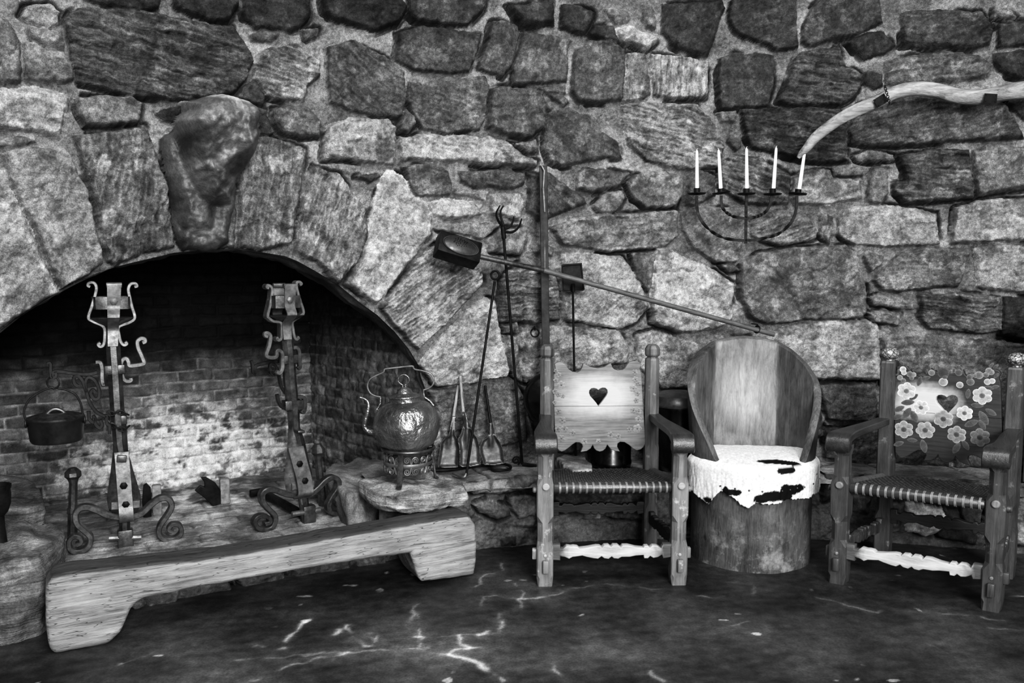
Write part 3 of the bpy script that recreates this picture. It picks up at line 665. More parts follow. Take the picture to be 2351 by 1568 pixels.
def hearth_floor():
    step = .008; xs = np.arange(-3.1, -.25, step); ys = np.arange(2.35, 5.1, step)
    X, Y = np.meshgrid(xs, ys)
    a = math.radians(31); U = X*math.cos(a)+Y*math.sin(a); W = -X*math.sin(a)+Y*math.cos(a)
    U = U+.01*fbm(X*6, Y*6, 61, 3); W = W+.008*fbm(X*6, Y*6, 62, 3)
    row = np.floor(W/.11); off = (row % 2)*.11; col = np.floor((U+off)/.22)
    fx = (U+off)-col*.22; fz = W-row*.11; d = np.minimum(np.minimum(fx, .22-fx), np.minimum(fz, .11-fz))
    face = sstep(.001, .008, d); worn = sstep(-.1, .4, fbm(X*3, Y*3, 63, 4))
    h = .007*face*(1-worn)+.006*fbm(X*9, Y*9, 64, 5)
    t = 126*(1+.35*fbm(X*6, Y*6, 65, 5)+.12*(_hash(col, row, 66)/4294967296.0-.5))*(1-.35*(1-face)*(1-worn*.6))
    rear = np.clip(1.1*np.exp(-(((X+1.75)/.55)**2+((Y-4.32)/.34)**2)), 0, 1)*sstep(-.1, .4, fbm(X*7, Y*7, 67, 4)+.1)
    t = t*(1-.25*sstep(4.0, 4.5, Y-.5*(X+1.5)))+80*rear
    r2 = np.hypot(X-CX, Y-CY); keep = ((r2 > RL-.03) & (r2 < RL+1.45)).ravel()
    Fq = grid_faces(len(ys), len(xs)); Fq = Fq[keep[Fq].all(1)]
    V = np.stack([X, Y, ZH+h], -1).reshape(-1, 3); T = alb(t).ravel()
    used = np.unique(Fq); mp = np.full(len(V), -1); mp[used] = np.arange(len(used))
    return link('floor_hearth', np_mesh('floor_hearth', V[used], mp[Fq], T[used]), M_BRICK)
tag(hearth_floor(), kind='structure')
M_STRATA = tone_mat('banded_rock', .7, .3, .35, 120, .9, 50, .008, strata=1.6)
M_SLAB = tone_mat('flaky_slab', .7, .3, .35, 120, .9, 50, .008, strata=2.6)
def rock(name, top_px, z0, z1, tone, seed, voxel=.014, amp=.02, freq=6, strata=None, inset=.0, mat=None, label=None, cat='stone', plan=None, group=None, bottom=None):
    P = plan or [at_z(a, b, z1) for a, b in top_px]
    c = sum((Vector(p) for p in P), Vector())/len(P); o = Vector((c.x, c.y, z0))
    b = B(); lo = bottom or 1.0
    b.loft([[Vector(((p[0]-c.x)*k, (p[1]-c.y)*k, z)) for p in P] for k, z in ((lo, 0), (1.03, (z1-z0)*.35), (1.0, z1-z0))])
    bmesh.ops.recalc_face_normals(b.bm, faces=b.bm.faces[:])
    me = bpy.data.meshes.new('t'); b.bm.to_mesh(me); b.bm.free()
    m2, co, d = remesh_rock(me, voxel, amp, freq, seed, strata)
    t = tone*(1+.35*fbm(co[:, 0]*6+co[:, 1]*3, co[:, 2]*7+co[:, 1]*5, seed+40, 4)+(0 if not strata else .16*noise(co[:, 0]*5+co[:, 1]*5, co[:, 2]*strata[0], seed+9)))
    set_tone(m2, alb(t)); m2.name = name
    ob = link(name, m2, mat or M_ROCK, None, 180); ob.location = o
    return tag(ob, label, cat, group)
tag(rock('trim_5', [(748, 1092), (765, 1064), (860, 1050), (985, 1046), (1020, 1080), (930, 1105), (850, 1122), (800, 1136)], .0, .31, 112, 31, amp=.022, strata=(18, .006)), kind='structure'); bpy.data.objects['trim_5'].pop('category', None)
rock('hearth_slab', [(826, 1106), (900, 1085), (990, 1082), (1066, 1100), (1068, 1122), (1000, 1134), (912, 1142), (858, 1128)], .285, .365, 140, 32, voxel=.010, amp=.012, freq=9, strata=(60, .004), mat=M_SLAB, label='pale rough stone slab jutting out under the metal kettle stand', bottom=.93)
rock('hearth_boulder', [(-70, 1195), (60, 1184), (120, 1190), (150, 1210), (140, 1236), (92, 1275), (20, 1290), (-70, 1300)], -.01, .31, 108, 33, voxel=.016, amp=.025, freq=5, strata=(34, .017), mat=M_STRATA, label='big rounded grey boulder at the left end of the hearth', bottom=.94)
rock('layered_stone', [(-70, 1096), (10, 1088), (58, 1094), (96, 1128), (104, 1156), (60, 1168), (-70, 1178)], .155, .34, 112, 34, voxel=.014, amp=.016, freq=7, strata=(30, .010), mat=M_STRATA, label='flat layered stone stacked behind the left hearth boulder')
# dark polished flagstone floor with pale joints
CR = []
def crack(t, s, w=1.0):
    CR.append(([tuple(at_z(a, b, 0))[:2] for a, b in parse(t, s)], w))
TILE['Q'] = (0, 1034, 2.937)
crack('G', '-700 1420 0 1365 200 1352 400 1350 530 1335 640 1360 740 1380', .8)
crack('G', '740 1380 800 1390 900 1430 980 1470 1060 1515 1110 1550', 1.7)
crack('G', '740 1380 770 1350 860 1340 950 1330', 1.1); crack('G', '810 1250 810 1300 870 1335', 1.3)
crack('G', '540 1260 700 1258 850 1240 960 1240', .5); crack('G', '955 1240 1060 1215 1080 1170', 1.7); crack('G', '1080 1170 1085 1100', 1.0)
crack('G', '540 1330 530 1290 560 1260 510 1255', 1.1); crack('G', '480 1160 500 1080 525 1040', 1.0); crack('G', '520 1100 540 1200 540 1260', .7)
crack('G', '1100 1085 1215 1070 1200 1005 1400 985 1500 960 1550 935', .9); crack('G', '1550 935 1700 910 1800 905 2000 920 2160 940 2180 910', .6)
crack('G', '960 1045 960 985 1050 980 1200 1005', .7); crack('G', '1190 900 1230 960 1215 1000', .7)
crack('G', '1080 760 1110 800 1090 820 1000 830 960 850 920 920', .8); crack('G', '0 1200 40 1180 60 1215 150 1290 200 1320', 1.3)
crack('G', '180 1240 240 1240 245 1290 190 1250', 1.1); crack('G', '1450 1460 1530 1550', 1.0); crack('G', '2090 1490 2180 1560', 1.0)
crack('Q', '1920 1290 1990 1220 2040 1170 2100 1105', 1.6); crack('Q', '1720 1320 1830 1345 1920 1335', 1.0)
crack('Q', '1700 1560 1900 1480 1950 1450 2090 1415 2349 1365', 1.0); crack('Q', '2250 1240 2349 1180', 1.6); crack('Q', '800 1450 1080 1350', .5)
crack('H', '940 990 1150 1040 1370 1100 1430 1070 1600 1085 1800 1105 2000 1110 2200 1150', .8); crack('H', '340 890 500 880 530 940 510 990', .5)
crack('H', '150 985 330 1000', .9); crack('H', '380 1180 500 1155', .6); crack('H', '1700 1300 1900 1400', .3); crack('H', '2100 1195 2349 1210', .6)
def main_floor():
    xs = np.concatenate([np.arange(-5, -2.3, .1), np.arange(-2.3, 2.9, .0065), np.arange(2.9, 5.6, .1)])
    ys = np.concatenate([np.arange(-4, 2.3, .1), np.arange(2.3, 4.35, .0065)])
    X, Y = np.meshgrid(xs, ys)
    wx = X+.012*fbm(X*14, Y*14, 71, 3); wy = Y+.012*fbm(X*14, Y*14, 72, 3)
    n = fbm(X*2.2, Y*2.2, 73, 5, .55); st = noise(X*5+Y*2, Y*26-X*8, 74)
    t = 50*(1+.40*n+.10*st+.14*fbm(X*16, Y*22, 75, 3))
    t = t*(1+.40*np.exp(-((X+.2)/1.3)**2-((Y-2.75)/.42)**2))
    for pts, w in CR:
        m = (X > min(p[0] for p in pts)-.1) & (X < max(p[0] for p in pts)+.1) & (Y > min(p[1] for p in pts)-.1) & (Y < max(p[1] for p in pts)+.1)
        d = seg_dist(wx[m], wy[m], pts)
        brk = sstep(-.55, .35, fbm(X[m]*9, Y[m]*9, 76, 3))
        k = np.exp(-(d/(.0055*w+.002))**2)*np.clip(w*.62, 0, 1)*brk+.12*np.exp(-(d/.03)**2)*min(w, 1)
        t[m] = t[m]+k*95
    fl = sstep(.62, .72, noise(X*17, Y*17, 77))*sstep(.1, .5, noise(X*3, Y*3, 78)); t = t+fl*90
    Z = .0015*fbm(X*3, Y*3, 79, 3)
    V = np.stack([X, Y, Z], -1).reshape(-1, 3)
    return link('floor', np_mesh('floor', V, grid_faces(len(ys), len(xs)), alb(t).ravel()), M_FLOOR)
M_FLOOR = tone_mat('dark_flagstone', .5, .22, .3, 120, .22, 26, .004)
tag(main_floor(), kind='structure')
# ------------------------------------------------------------------ materials for the things
M_IRON = metal_mat('forged_iron', 62, 112, .40, .8, 18, .3)
M_IRON_D = metal_mat('dark_iron', 16, 38, .46, .0, 16, .25, spec=.12)
M_IRON_L = metal_mat('worn_iron', 80, 132, .5, .7, 20, .3)
M_ARM = metal_mat('arm_iron', 24, 50, .45, .1, 18, .25, spec=.2)
M_BLACK = metal_mat('black_enamel', 8, 16, .25, .0, 8, .08, spec=.5)
M_COPPER = metal_mat('hammered_copper', 88, 165, .30, .8, 6, .9, .03, bsc=2.2)
M_STEEL = metal_mat('dull_steel', 58, 112, .45, .7, 12, .3)
M_WAX = plain_mat('white_wax', 252, .5, .4, .01)
def spiral(c, r0, a0, turns, r1, n=28, x=(1, 0, 0), z=(0, 0, 1)):
    X = Vector(x); Z = Vector(z); return [Vector(c)+X*(math.cos(a0+2*PI*turns*k/n)*(r0+(r1-r0)*k/n))+Z*(math.sin(a0+2*PI*turns*k/n)*(r0+(r1-r0)*k/n)) for k in range(n+1)]
def octa(cx, cy, z, w, d=None, ch=.3):
    a = w/2; b = (d or w)/2; k = min(a, b)*2*ch
    return [(cx+a, cy+b-k, z), (cx+a-k, cy+b, z), (cx-a+k, cy+b, z), (cx-a, cy+b-k, z), (cx-a, cy-b+k, z), (cx-a+k, cy-b, z), (cx+a-k, cy-b, z), (cx+a, cy-b+k, z)]
def andiron(F, Q, label):
    """Q(list, dy) -> points of the front view in the andiron's own frame"""
    root = empty('andiron', F.o, F.yaw, label, 'andiron', 'pair of tall wrought iron andirons')
    D = Q
    # shaft
    b = B(); sh = D['shaft']; w = D['sw']
    b.loft([octa(p.x, 0, p.z, ww, ww) for p, ww in zip(sh, w)]); b.build('shaft', M_IRON, root, 25)
    # leaf shaped lower body: two curved sheets and the riveted strap on their front
    b = B(); lf, rt = D['leafL'], D['leafR']
    rings = []
    for p, q in zip(lf, rt):
        cx = (p.x+q.x)/2; h = (q.x-p.x)/2; t = .018
        rings.append([(cx-h, .0, p.z), (cx-h*.55, -t, p.z), (cx, -t*1.3, p.z), (cx+h*.55, -t, p.z), (cx+h, 0, p.z), (cx+h*.55, t, p.z), (cx, t*1.3, p.z), (cx-h*.55, t, p.z)])
    b.loft(rings); b.build('leaf_body', M_IRON, root, 40)
    b = B(); ft = D['strap']; b.sweep(spline(ft, 4), prof=(.010, D['strw'], 1), bn=(1, 0, 0)); st = b.build('front_strap', M_IRON_L, root, 40)
    for p in D['bolts']:
        b = B(); b.lathe([(.016, 0), (.016, .004), (.011, .007), (.0, .008)], p, 6, axis=(0, -1, 0), cap=False); b.build('bolt', M_IRON_D, st, 30)
    b = B(); p, q = D['peg']; b.sweep([p, q], prof=(.034, .030, 1), bn=(0, 1, 0)); b.build('cross_peg', M_IRON_L, root, 30)
    # scrolled foot
    b = B()
    for pts in (D['footL'], D['footR']): b.sweep(spline(pts, 6), prof=(.027, .042, 1), bn=(0, 1, 0), taper=lambda t: 1-.35*t)
    b.build('scroll_foot', M_IRON, root, 40)
    b = B(); c0, c1 = D['clamp']; b.box((c0+c1)/2, (D['clw'], .05, (c0-c1).length), bev=.008); b.build('foot_clamp', M_IRON, root, 40)
    b = B(); p, q = D['cpeg']; b.sweep([p, q], r=.0125, n=8); b.build('foot_peg', M_IRON_L, root, 30)
    b = B(); p, q = D['tab']; b.sweep([p, q], prof=(.012, .028, 1), bn=(1, 0, 0)); b.build('foot_tab', M_IRON_L, root, 30)
    b = B(); p = D['shaft'][-1]; b.box((p.x, .30, .022), (.03, .55, .034), bev=.006); b.box((p.x, .56, .02), (.12, .03, .036), bev=.006); b.build('billet_bar', M_IRON_D, root, 30)
    # fire basket on top: four curled straps, belt and dished bottom
    bk = empty('fire_basket', (0, 0, 0)); bk.parent = root
    for key in ('bL', 'bR'):
        b = B(); b.sweep(spline(D[key], 5), prof=(.013, .045, 1), bn=(0, 1, 0)); b.build('basket_strap', M_IRON_L, bk, 40)
    for sgn in (-1, 1):
        zs = D['bz']; cx = D['bcx']; yw = D['byw']
        pts = [(cx(z), sgn*yy*yw, z) for z, yy in zip(zs, (.62, .80, .82, .72, .72, 1.0, .36, .34, .40))]
        b = B(); sp_ = spline(pts, 5); mm = len(sp_)
        b.loft([[(p.x+ax*(D['bsw']/2)*(1-.36*i/mm), p.y+ay*.0045, p.z) for ax, ay in ((1, 1), (-1, 1), (-1, -1), (1, -1))] for i, p in enumerate(sp_)])
        b.sweep([(pts[0][0]-D['bsw']/2, sgn*yw*.70, zs[0]), (pts[0][0]+D['bsw']/2, sgn*yw*.70, zs[0])], r=.011)
        z = zs[3]; b.lathe([(.015, 0), (.015, .005), (.007, .009), (0, .009)], (cx(z), sgn*(yw*.72+.004), z), 6, axis=(0, sgn, 0), cap=False)
        b.build('basket_strap', M_IRON_L, bk, 40)
    b = B(); z0, z1 = D['belt']
    for sgn in (-1, 1):
        xl, xr = D['beltx']; cx = (xl+xr)/2
        b.sweep([(xl, -sgn*.0, (z0+z1)/2), (xl+.015, sgn*yw*.55, (z0+z1)/2), (cx, sgn*yw*.72, (z0+z1)/2), (xr-.015, sgn*yw*.55, (z0+z1)/2), (xr, 0, (z0+z1)/2)], prof=(.005, abs(z1-z0), 1), bn=(0, 0, 1))
    b.build('basket_belt', M_IRON, bk, 30)
    b = B(); xl, xr, zt, xl2, xr2, zb = D['dish']
    def sq(xa, xb, y, z): return [(xa, 0, z), ((xa+xb)/2, -y, z), (xb, 0, z), ((xa+xb)/2, y, z)]
    def oc(xa, xb, y, z): c = (xa+xb)/2; h = (xb-xa)/2; return [(c-h, -y*.45, z), (c-h*.45, -y, z), (c+h*.45, -y, z), (c+h, -y*.45, z), (c+h, y*.45, z), (c+h*.45, y, z), (c-h*.45, y, z), (c-h, y*.45, z)]
    b.loft([oc(xl, xr, yw*.95, zt), oc(xl2, xr2, yw*.3, zb)]); b.build('basket_dish', M_IRON, bk, 30)
    # collars, hooks and the swinging pot arm
    for pts, hh in D['collars']:
        p, q = pts; b = B(); c = (p+q)/2
        b.box(c, ((q-p).length, .052, hh), bev=.004, rot=Matrix.Rotation(-math.atan2(q.z-p.z, q.x-p.x), 3, 'Y')); b.build('collar', M_IRON, root, 30)
    for pts in D['hooks']:
        b = B(); b.sweep(spline(pts, 6), prof=(.017, .022, 1), bn=(0, 1, 0)); b.build('hook', M_IRON_L if len(pts) > 8 else M_IRON, root, 40)
    arm = B()
    for pts in D['arm']: arm.sweep(spline(pts, 6), prof=(.015, .018, 1), bn=(0, 1, 0), taper=lambda t: 1-.2*t)
    arm.build('pot_arm', M_ARM, root, 40)
    return root
# ---- left andiron
F1 = Fr(285, 1250, ZH+.012, math.radians(26))
a = lambda pts, dy=0.0: F1.ln(pts, 40, 630, 3.92, dy)
c = lambda pts, dy=0.0: F1.ln(pts, 0, 1040, 3.564, dy)
zz = lambda y: F1.at(258, 630+y/3.92).z
ax_ = a([(870, 80), (858, 640)])
def bcx(z): t = (z-ax_[0].z)/(ax_[1].z-ax_[0].z); return ax_[0].x+t*(ax_[1].x-ax_[0].x)
D1 = dict(
 shaft=a([(852, 440), (865, 700), (880, 900), (893, 1130), (905, 1300), (918, 1500)])+c([(1000, 60), (1010, 300), (1018, 520), (1022, 760)]),
 sw=[.055, .055, .056, .056, .055, .050, .045, .045, .045, .04],
 leafL=a([(880, 1260), (865, 1400)])+c([(922, 0), (905, 150), (885, 280), (873, 370), (885, 450), (930, 500), (965, 520)]),
 leafR=a([(975, 1260), (985, 1400)])+c([(1050, 0), (1088, 130), (1125, 240), (1150, 330), (1155, 400), (1125, 470), (1075, 520)]),
 strap=[Vector((p.x, -.035-.006*i, p.z)) for i, p in enumerate(c([(993, -20), (1000, 60), (1008, 160), (1017, 280), (1026, 400), (1032, 480)]))]+[Vector((c([(1035, 520)])[0].x, -.055, c([(1035, 528)])[0].z)), Vector((c([(1035, 520)])[0].x, -.01, c([(1035, 532)])[0].z))],
 strw=.058, bolts=[Vector((p.x, -.055-.005*i, p.z)) for i, p in enumerate(c([(1010, 243), (1027, 392)]))],
 peg=tuple(c([(912, 432), (1142, 415)], -.015)),
 footL=c([(1010, 525), (945, 515), (870, 500), (790, 462), (715, 440), (650, 452), (618, 505), (632, 575), (690, 630), (738, 680), (735, 740), (690, 790), (620, 805), (572, 775), (565, 715), (605, 680), (655, 690), (662, 728), (625, 748)]),
 footR=c([(1010, 525), (1090, 515), (1165, 485), (1240, 415), (1310, 368), (1375, 370), (1405, 430), (1365, 510), (1312, 585), (1300, 655), (1345, 702), (1425, 700), (1480, 650), (1468, 590), (1410, 582), (1380, 620), (1412, 640)]),
 clamp=tuple(c([(1027, 620), (1027, 785)])), clw=.062, cpeg=tuple(c([(890, 698), (1155, 688)], -.012)), tab=tuple(c([(1017, 540), (1020, 610)], -.012)),
 bL=a([(655, 112), (635, 100), (645, 78), (685, 75), (710, 110), (704, 170), (672, 280), (640, 385), (678, 420), (775, 470), (786, 560), (775, 630), (745, 648), (727, 628), (748, 615)]),
 bR=a([(1052, 112), (1075, 105), (1060, 82), (1018, 88), (998, 130), (1006, 190), (1030, 290), (1055, 385), (1012, 428), (912, 470), (914, 540), (930, 605), (958, 633), (984, 622), (970, 605)]),
 bz=[zz(y) for y in (95, 80, 110, 240, 300, 380, 470, 560, 640)], bcx=bcx, byw=.088, bsw=.058,
 belt=(zz(310), zz(198)), beltx=(a([(672, 255)])[0].x, a([(1026, 255)])[0].x),
 dish=(a([(652, 388)])[0].x, a([(1045, 388)])[0].x, zz(388), a([(785, 465)])[0].x, a([(915, 465)])[0].x, zz(470)),
 collars=[(tuple(a([(782, 862), (968, 848)])), .040), (tuple(a([(868, 1310), (985, 1300)])), .04), (tuple(c([(955, 40), (1035, 40)], -.03)), .03)],
 hooks=[a([(1125, 615), (1148, 605), (1142, 582), (1110, 578), (1080, 605), (1086, 660), (1112, 720), (1138, 785), (1125, 808), (1015, 822), (998, 785), (980, 757), (948, 768), (932, 815), (940, 880), (955, 935), (985, 960), (1020, 955), (1018, 932)]),
        a([(705, 790), (745, 792), (762, 850), (762, 930), (770, 985), (785, 985)], -.05)],
 arm=[a([(715, 880), (640, 898), (500, 890), (340, 872)], -.05)+a([(312, 925), (300, 880), (300, 810), (285, 795), (270, 805)], -.05), a([(340, 872), (348, 912), (320, 935)], -.05),
      a([(545, 1005), (518, 985), (508, 935), (540, 912), (585, 955), (622, 1060), (655, 1160), (715, 1240), (800, 1282)], -.05),
      a([(700, 1065), (680, 1040), (660, 1070), (690, 1120), (730, 1110), (735, 1040), (700, 960), (645, 925), (615, 960), (618, 1060)], -.05),
      a([(640, 1230), (648, 1300), (680, 1330), (700, 1300), (680, 1270)], -.05), a([(690, 1290), (705, 1350), (740, 1380), (762, 1350), (745, 1310)], -.05), a([(800, 1260), (806, 1340), (828, 1360), (830, 1435)], -.05)])
AND1 = andiron(F1, D1, 'tall iron andiron with a pot hanging from its arm and chain round its shaft')
b = B()
ch = spline(a([(800, 1235), (850, 1250), (910, 1238), (975, 1255), (985, 1262)], -.045), 3)+[]
ch2 = spline(a([(815, 1255), (815, 1300), (850, 1355), (910, 1385), (965, 1390), (1005, 1365)], -.05), 3)
for path in (ch, ch2):
    acc = 0; k = 0
    for p, q in zip(path[:-1], path[1:]):
        L_ = (q-p).length; t = .0
        while acc+(L_-t) >= .019:
            t += .019-acc; acc = 0; m = p+(q-p)*(t/L_); d = (q-p).normalized(); k += 1
            n1 = Vector((0, 1, 0)) if k % 2 else d.cross(Vector((0, 1, 0))).normalized(); e = n1.cross(d)
            b.sweep([m+d*(.015*math.cos(2*PI*j/12))+e*(.009*math.sin(2*PI*j/12)) for j in range(12)], .0035, n=5, closed=True)
        acc += L_-t
b.build('chain', M_ARM, AND1, 60)
# ---- right andiron
F2 = Fr(700, 1196, ZH+.012, math.radians(38))
a = lambda pts, dy=0.0: F2.ln(pts, 540, 630, 5.227, dy)
c = lambda pts, dy=0.0: F2.ln(pts, 560, 880, 4.357, dy)
zz2 = lambda y: F2.at(655, 630+y/5.227).z
ax2 = a([(588, 110), (592, 760)])
def bcx2(z): t = (z-ax2[0].z)/(ax2[1].z-ax2[0].z); return ax2[0].x+t*(ax2[1].x-ax2[0].x)
D2 = dict(
 shaft=a([(600, 545), (620, 800), (640, 1000), (655, 1250), (680, 1500)])+c([(490, 230), (505, 450), (560, 700), (590, 1000), (590, 1130), (620, 1380)]),
 sw=[.055, .055, .056, .056, .055, .055, .048, .045, .045, .045, .04],
 leafL=c([(425, 240), (445, 450), (435, 600), (418, 800), (402, 950), (418, 1060), (455, 1110)]),
 leafR=c([(545, 240), (562, 450), (610, 620), (650, 800), (682, 930), (684, 1010), (640, 1090)]),
 strap=[Vector((p.x, -.035-.006*i, p.z)) for i, p in enumerate(c([(530, 640), (550, 740), (575, 850), (600, 960), (610, 1060)], -.05))]+[Vector((c([(605, 1125)], -.05)[0].x, -.060, c([(605, 1110)], -.05)[0].z)), Vector((c([(605, 1125)], -.05)[0].x, -.01, c([(600, 1128)])[0].z))],
 strw=.075, bolts=[Vector((p.x, -.052-.008*i, p.z)) for i, p in enumerate(c([(556, 805), (602, 970)], -.05))],
 peg=tuple(c([(470, 1035), (690, 1005)], -.012)),
 footL=c([(550, 1125), (480, 1115), (400, 1100), (310, 1068), (235, 1060), (180, 1100), (182, 1180), (240, 1255), (295, 1310), (305, 1370), (270, 1440), (200, 1462), (130, 1440), (100, 1385), (130, 1335), (195, 1322), (245, 1345), (250, 1385), (200, 1405)]),
 footR=c([(550, 1125), (640, 1112), (720, 1060), (810, 970), (880, 938), (935, 970), (935, 1045), (880, 1130), (840, 1210), (850, 1275), (905, 1300), (985, 1282), (1035, 1225), (1010, 1168), (945, 1165), (920, 1210), (965, 1225)]),
 clamp=tuple(c([(640, 1215), (645, 1390)])), clw=.062, cpeg=tuple(c([(480, 1310), (758, 1265)], -.012)), tab=tuple(c([(585, 1145), (600, 1210)], -.012)),
 bL=a([(385, 165), (360, 155), (372, 130), (408, 145), (425, 195), (408, 330), (372, 490), (385, 520), (440, 560), (530, 580), (540, 690), (532, 765), (505, 790), (482, 772), (500, 758)]),
 bR=a([(755, 128), (775, 112), (750, 90), (718, 105), (720, 170), (755, 300), (800, 450), (760, 500), (672, 565), (676, 660), (690, 740), (715, 778), (740, 760), (722, 748)]),
 bz=[zz2(y) for y in (135, 118, 145, 300, 380, 480, 580, 680, 775)], bcx=bcx2, byw=.085, bsw=.058,
 belt=(zz2(400), zz2(250)), beltx=(a([(400, 330)])[0].x, a([(765, 320)])[0].x),
 dish=(a([(385, 500)])[0].x, a([(800, 462)])[0].x, zz2(490), a([(530, 575)])[0].x, a([(672, 565)])[0].x, zz2(575)),
 collars=[(tuple(a([(540, 1028), (740, 1005)])), .040), (tuple(c([(395, 222), (575, 208)])), .045), (tuple(c([(520, 480), (590, 475)], -.05)), .012)],
 hooks=[a([(385, 745), (360, 735), (358, 712), (388, 705), (418, 745), (405, 850), (370, 950), (378, 985), (440, 1000), (490, 985), (498, 925), (530, 915), (560, 960), (562, 1050), (560, 1130), (530, 1185), (490, 1165)], -.02),
        a([(690, 880), (740, 882), (765, 940), (765, 1040), (770, 1110), (745, 1130)], -.02), c([(530, 135), (590, 140), (605, 180), (605, 250), (590, 290), (570, 270)], -.02)],
 arm=[a([(520, 1045), (420, 1050), (310, 1075), (235, 1110), (225, 1180)], .05)+a([(240, 1195), (215, 1180), (205, 1080), (190, 1035)], .05), a([(470, 1150), (435, 1165), (430, 1190), (455, 1200), (415, 1130), (430, 1075), (480, 1100), (520, 1200), (545, 1330), (600, 1430)], .03),
      c([(330, 110), (345, 180), (375, 235), (410, 240)], -.01)+[]])
AND2 = andiron(F2, D2, 'tall iron andiron with an empty dark arm, standing nearer the kettle')
# ---- pot hanging from the left andiron
a = lambda pts, dy=0.0: F1.ln(pts, 40, 630, 3.92, dy)
pc = a([(345, 1290)], -.05)[0]; pb = a([(345, 1500)], -.05)[0]; rp = (a([(615, 1290)], -.05)[0]-a([(75, 1290)], -.05)[0]).length/2
W = lambda p: F1.o+F1.x*p.x+F1.y*p.y+Vector((0, 0, p.z))
o = W(Vector((pc.x, pc.y, pb.z)))
pot = empty('cooking_pot', o, F1.yaw, 'black lidded cooking pot hanging from the left andiron by its bail', 'pot')
h = pc.z-pb.z
b = B(); b.lathe([(0, 0), (rp*.84, 0), (rp*.90, .01), (rp*.97, h*.93), (rp*1.0, h*.97), (rp*1.0, h), (rp*.93, h), (rp*.92, h*.9), (0, h*.88)], n=48, cap=False)
for sx in (-1, 1): b.torus((sx*rp*.98, -.02, h*.86), .013, .004, axis=(1, 0, 0), n=14)
b.build('pot_body', metal_mat('pot_iron', 26, 54, .42, .2, 10, .2, spec=.4), pot, 50)
b = B(); b.lathe([(rp*.97, h), (rp*.98, h+.006), (rp*.7, h+.016), (rp*.3, h+.020), (0, h+.021)], n=48, cap=False); lid = b.build('lid', M_IRON, pot, 50)
tp = lambda pts, dy=0: [Vector((q.x-pc.x, dy, q.z-pb.z)) for q in a(pts, -.05)]
b = B(); b.sweep(spline(tp([(252, 1290), (268, 1255), (305, 1222), (350, 1212), (400, 1228), (428, 1255), (436, 1280)]), 5), r=.0075); b.build('lid_handle', M_IRON, lid, 60)
b = B(); b.sweep(spline(tp([(80, 1320), (62, 1270), (62, 1220), (105, 1130), (200, 1060), (308, 1018), (325, 1030), (340, 1020), (440, 1040), (520, 1080), (568, 1160), (585, 1240), (588, 1300)]), 5), r=.0042)
b.torus(tp([(322, 975)])[0], .024, .0035, axis=(.4, 1, 0)); b.build('bail', M_ARM, pot, 60)
# ---- knobbed posts beside the andirons, and the log rests behind them
def knob_post(top, neck, bot, label):
    o = at_z(bot[0], bot[1], ZH+.006); Fk = Fr(0, 0, 0, math.radians(28), o=o)
    root = empty('firedog_post', o, Fk.yaw, label, 'iron post', 'short knobbed iron posts in the hearth')
    t = Fk.at(*top); n = Fk.at(*neck)
    b = B(); b.loft([octa(0, 0, 0, .040), octa(n.x*.45, 0, n.z*.42, .040), octa(n.x*.45, 0, n.z*.43, .046), octa(n.x*.5, 0, n.z*.5, .046), octa(n.x*.52, 0, n.z*.52, .036), octa(n.x, 0, n.z*.93, .034), octa(n.x, 0, n.z, .044)]); b.build('shaft', M_IRON, root, 20)
    z0, z1 = n.z, t.z; hh = z1-z0
    b = B(); b.loft([octa(n.x, 0, z0, .044), octa(n.x, 0, z0+hh*.28, .068), octa(n.x, 0, z0+hh*.6, .066), octa(n.x, 0, z1, .030)]); b.build('knob', M_IRON, root, 15)
knob_post((167, 1074), (168, 1099), (166, 1236), 'short knobbed iron post behind the left andiron foot')
knob_post((727, 1020), (730, 1045), (741, 1160), 'short knobbed iron post behind the right andiron foot')
def log_rest(post, horn, base, label):
    o = at_z(base[0], base[1], ZH+.006); Fk = Fr(0, 0, 0, math.radians(24), o=o)
    root = empty('log_rest', o, Fk.yaw, label, 'log rest', 'small log rests at the back of the hearth')
    (x0, y0), (x1, y1) = post; p = Fk.at(x0, y0); q = Fk.at(x1, y1)
    b = B(); b.box(((p.x+q.x)/2, 0, p.z/2), (q.x-p.x, .045, p.z), bev=.007); b.build('upright', M_ASHY, root, 30)
    b = B(); me = flat_mesh([[(v.x, v.z) for v in Fk.ln(horn)]], .03, .004); b.mesh(me, Matrix.Translation((0, -.012, 0))); b.build('curved_horn', M_IRON_D, root, 30)
M_ASHY = plain_mat('ash_covered_iron', 120, .85, .2, .45, 40, .5)
log_rest(((504, 1099), (528, 1150)), [(461, 1095), (472, 1094), (494, 1107), (506, 1125), (506, 1153), (488, 1160), (468, 1140), (447, 1124), (459, 1112), (469, 1116), (468, 1104)], (500, 1157), 'small log rest with a curved horn, standing free between the andirons')
log_rest(((348, 1114), (372, 1172)), [(329, 1113), (336, 1108), (346, 1118), (348, 1140), (348, 1186), (330, 1190), (326, 1150)], (350, 1182), 'small log rest partly hidden behind the left andiron foot')
b = B(); o = at_z(-1, 1240, .315)
b.lathe([(0, 0), (.026, 0), (.024, .03), (.021, .06), (.021, .105), (.034, .12), (.044, .15), (.047, .19), (.045, .205), (.049, .215), (.049, .225), (.040, .225), (.038, .15), (0, .14)], n=36, cap=False)
ob = b.build('iron_urn', M_IRON_D, None, 40); ob.location = (o.x, o.y, .305); tag(ob, 'dark iron stem with a bulging cup top on the left hearth stones', 'iron urn')
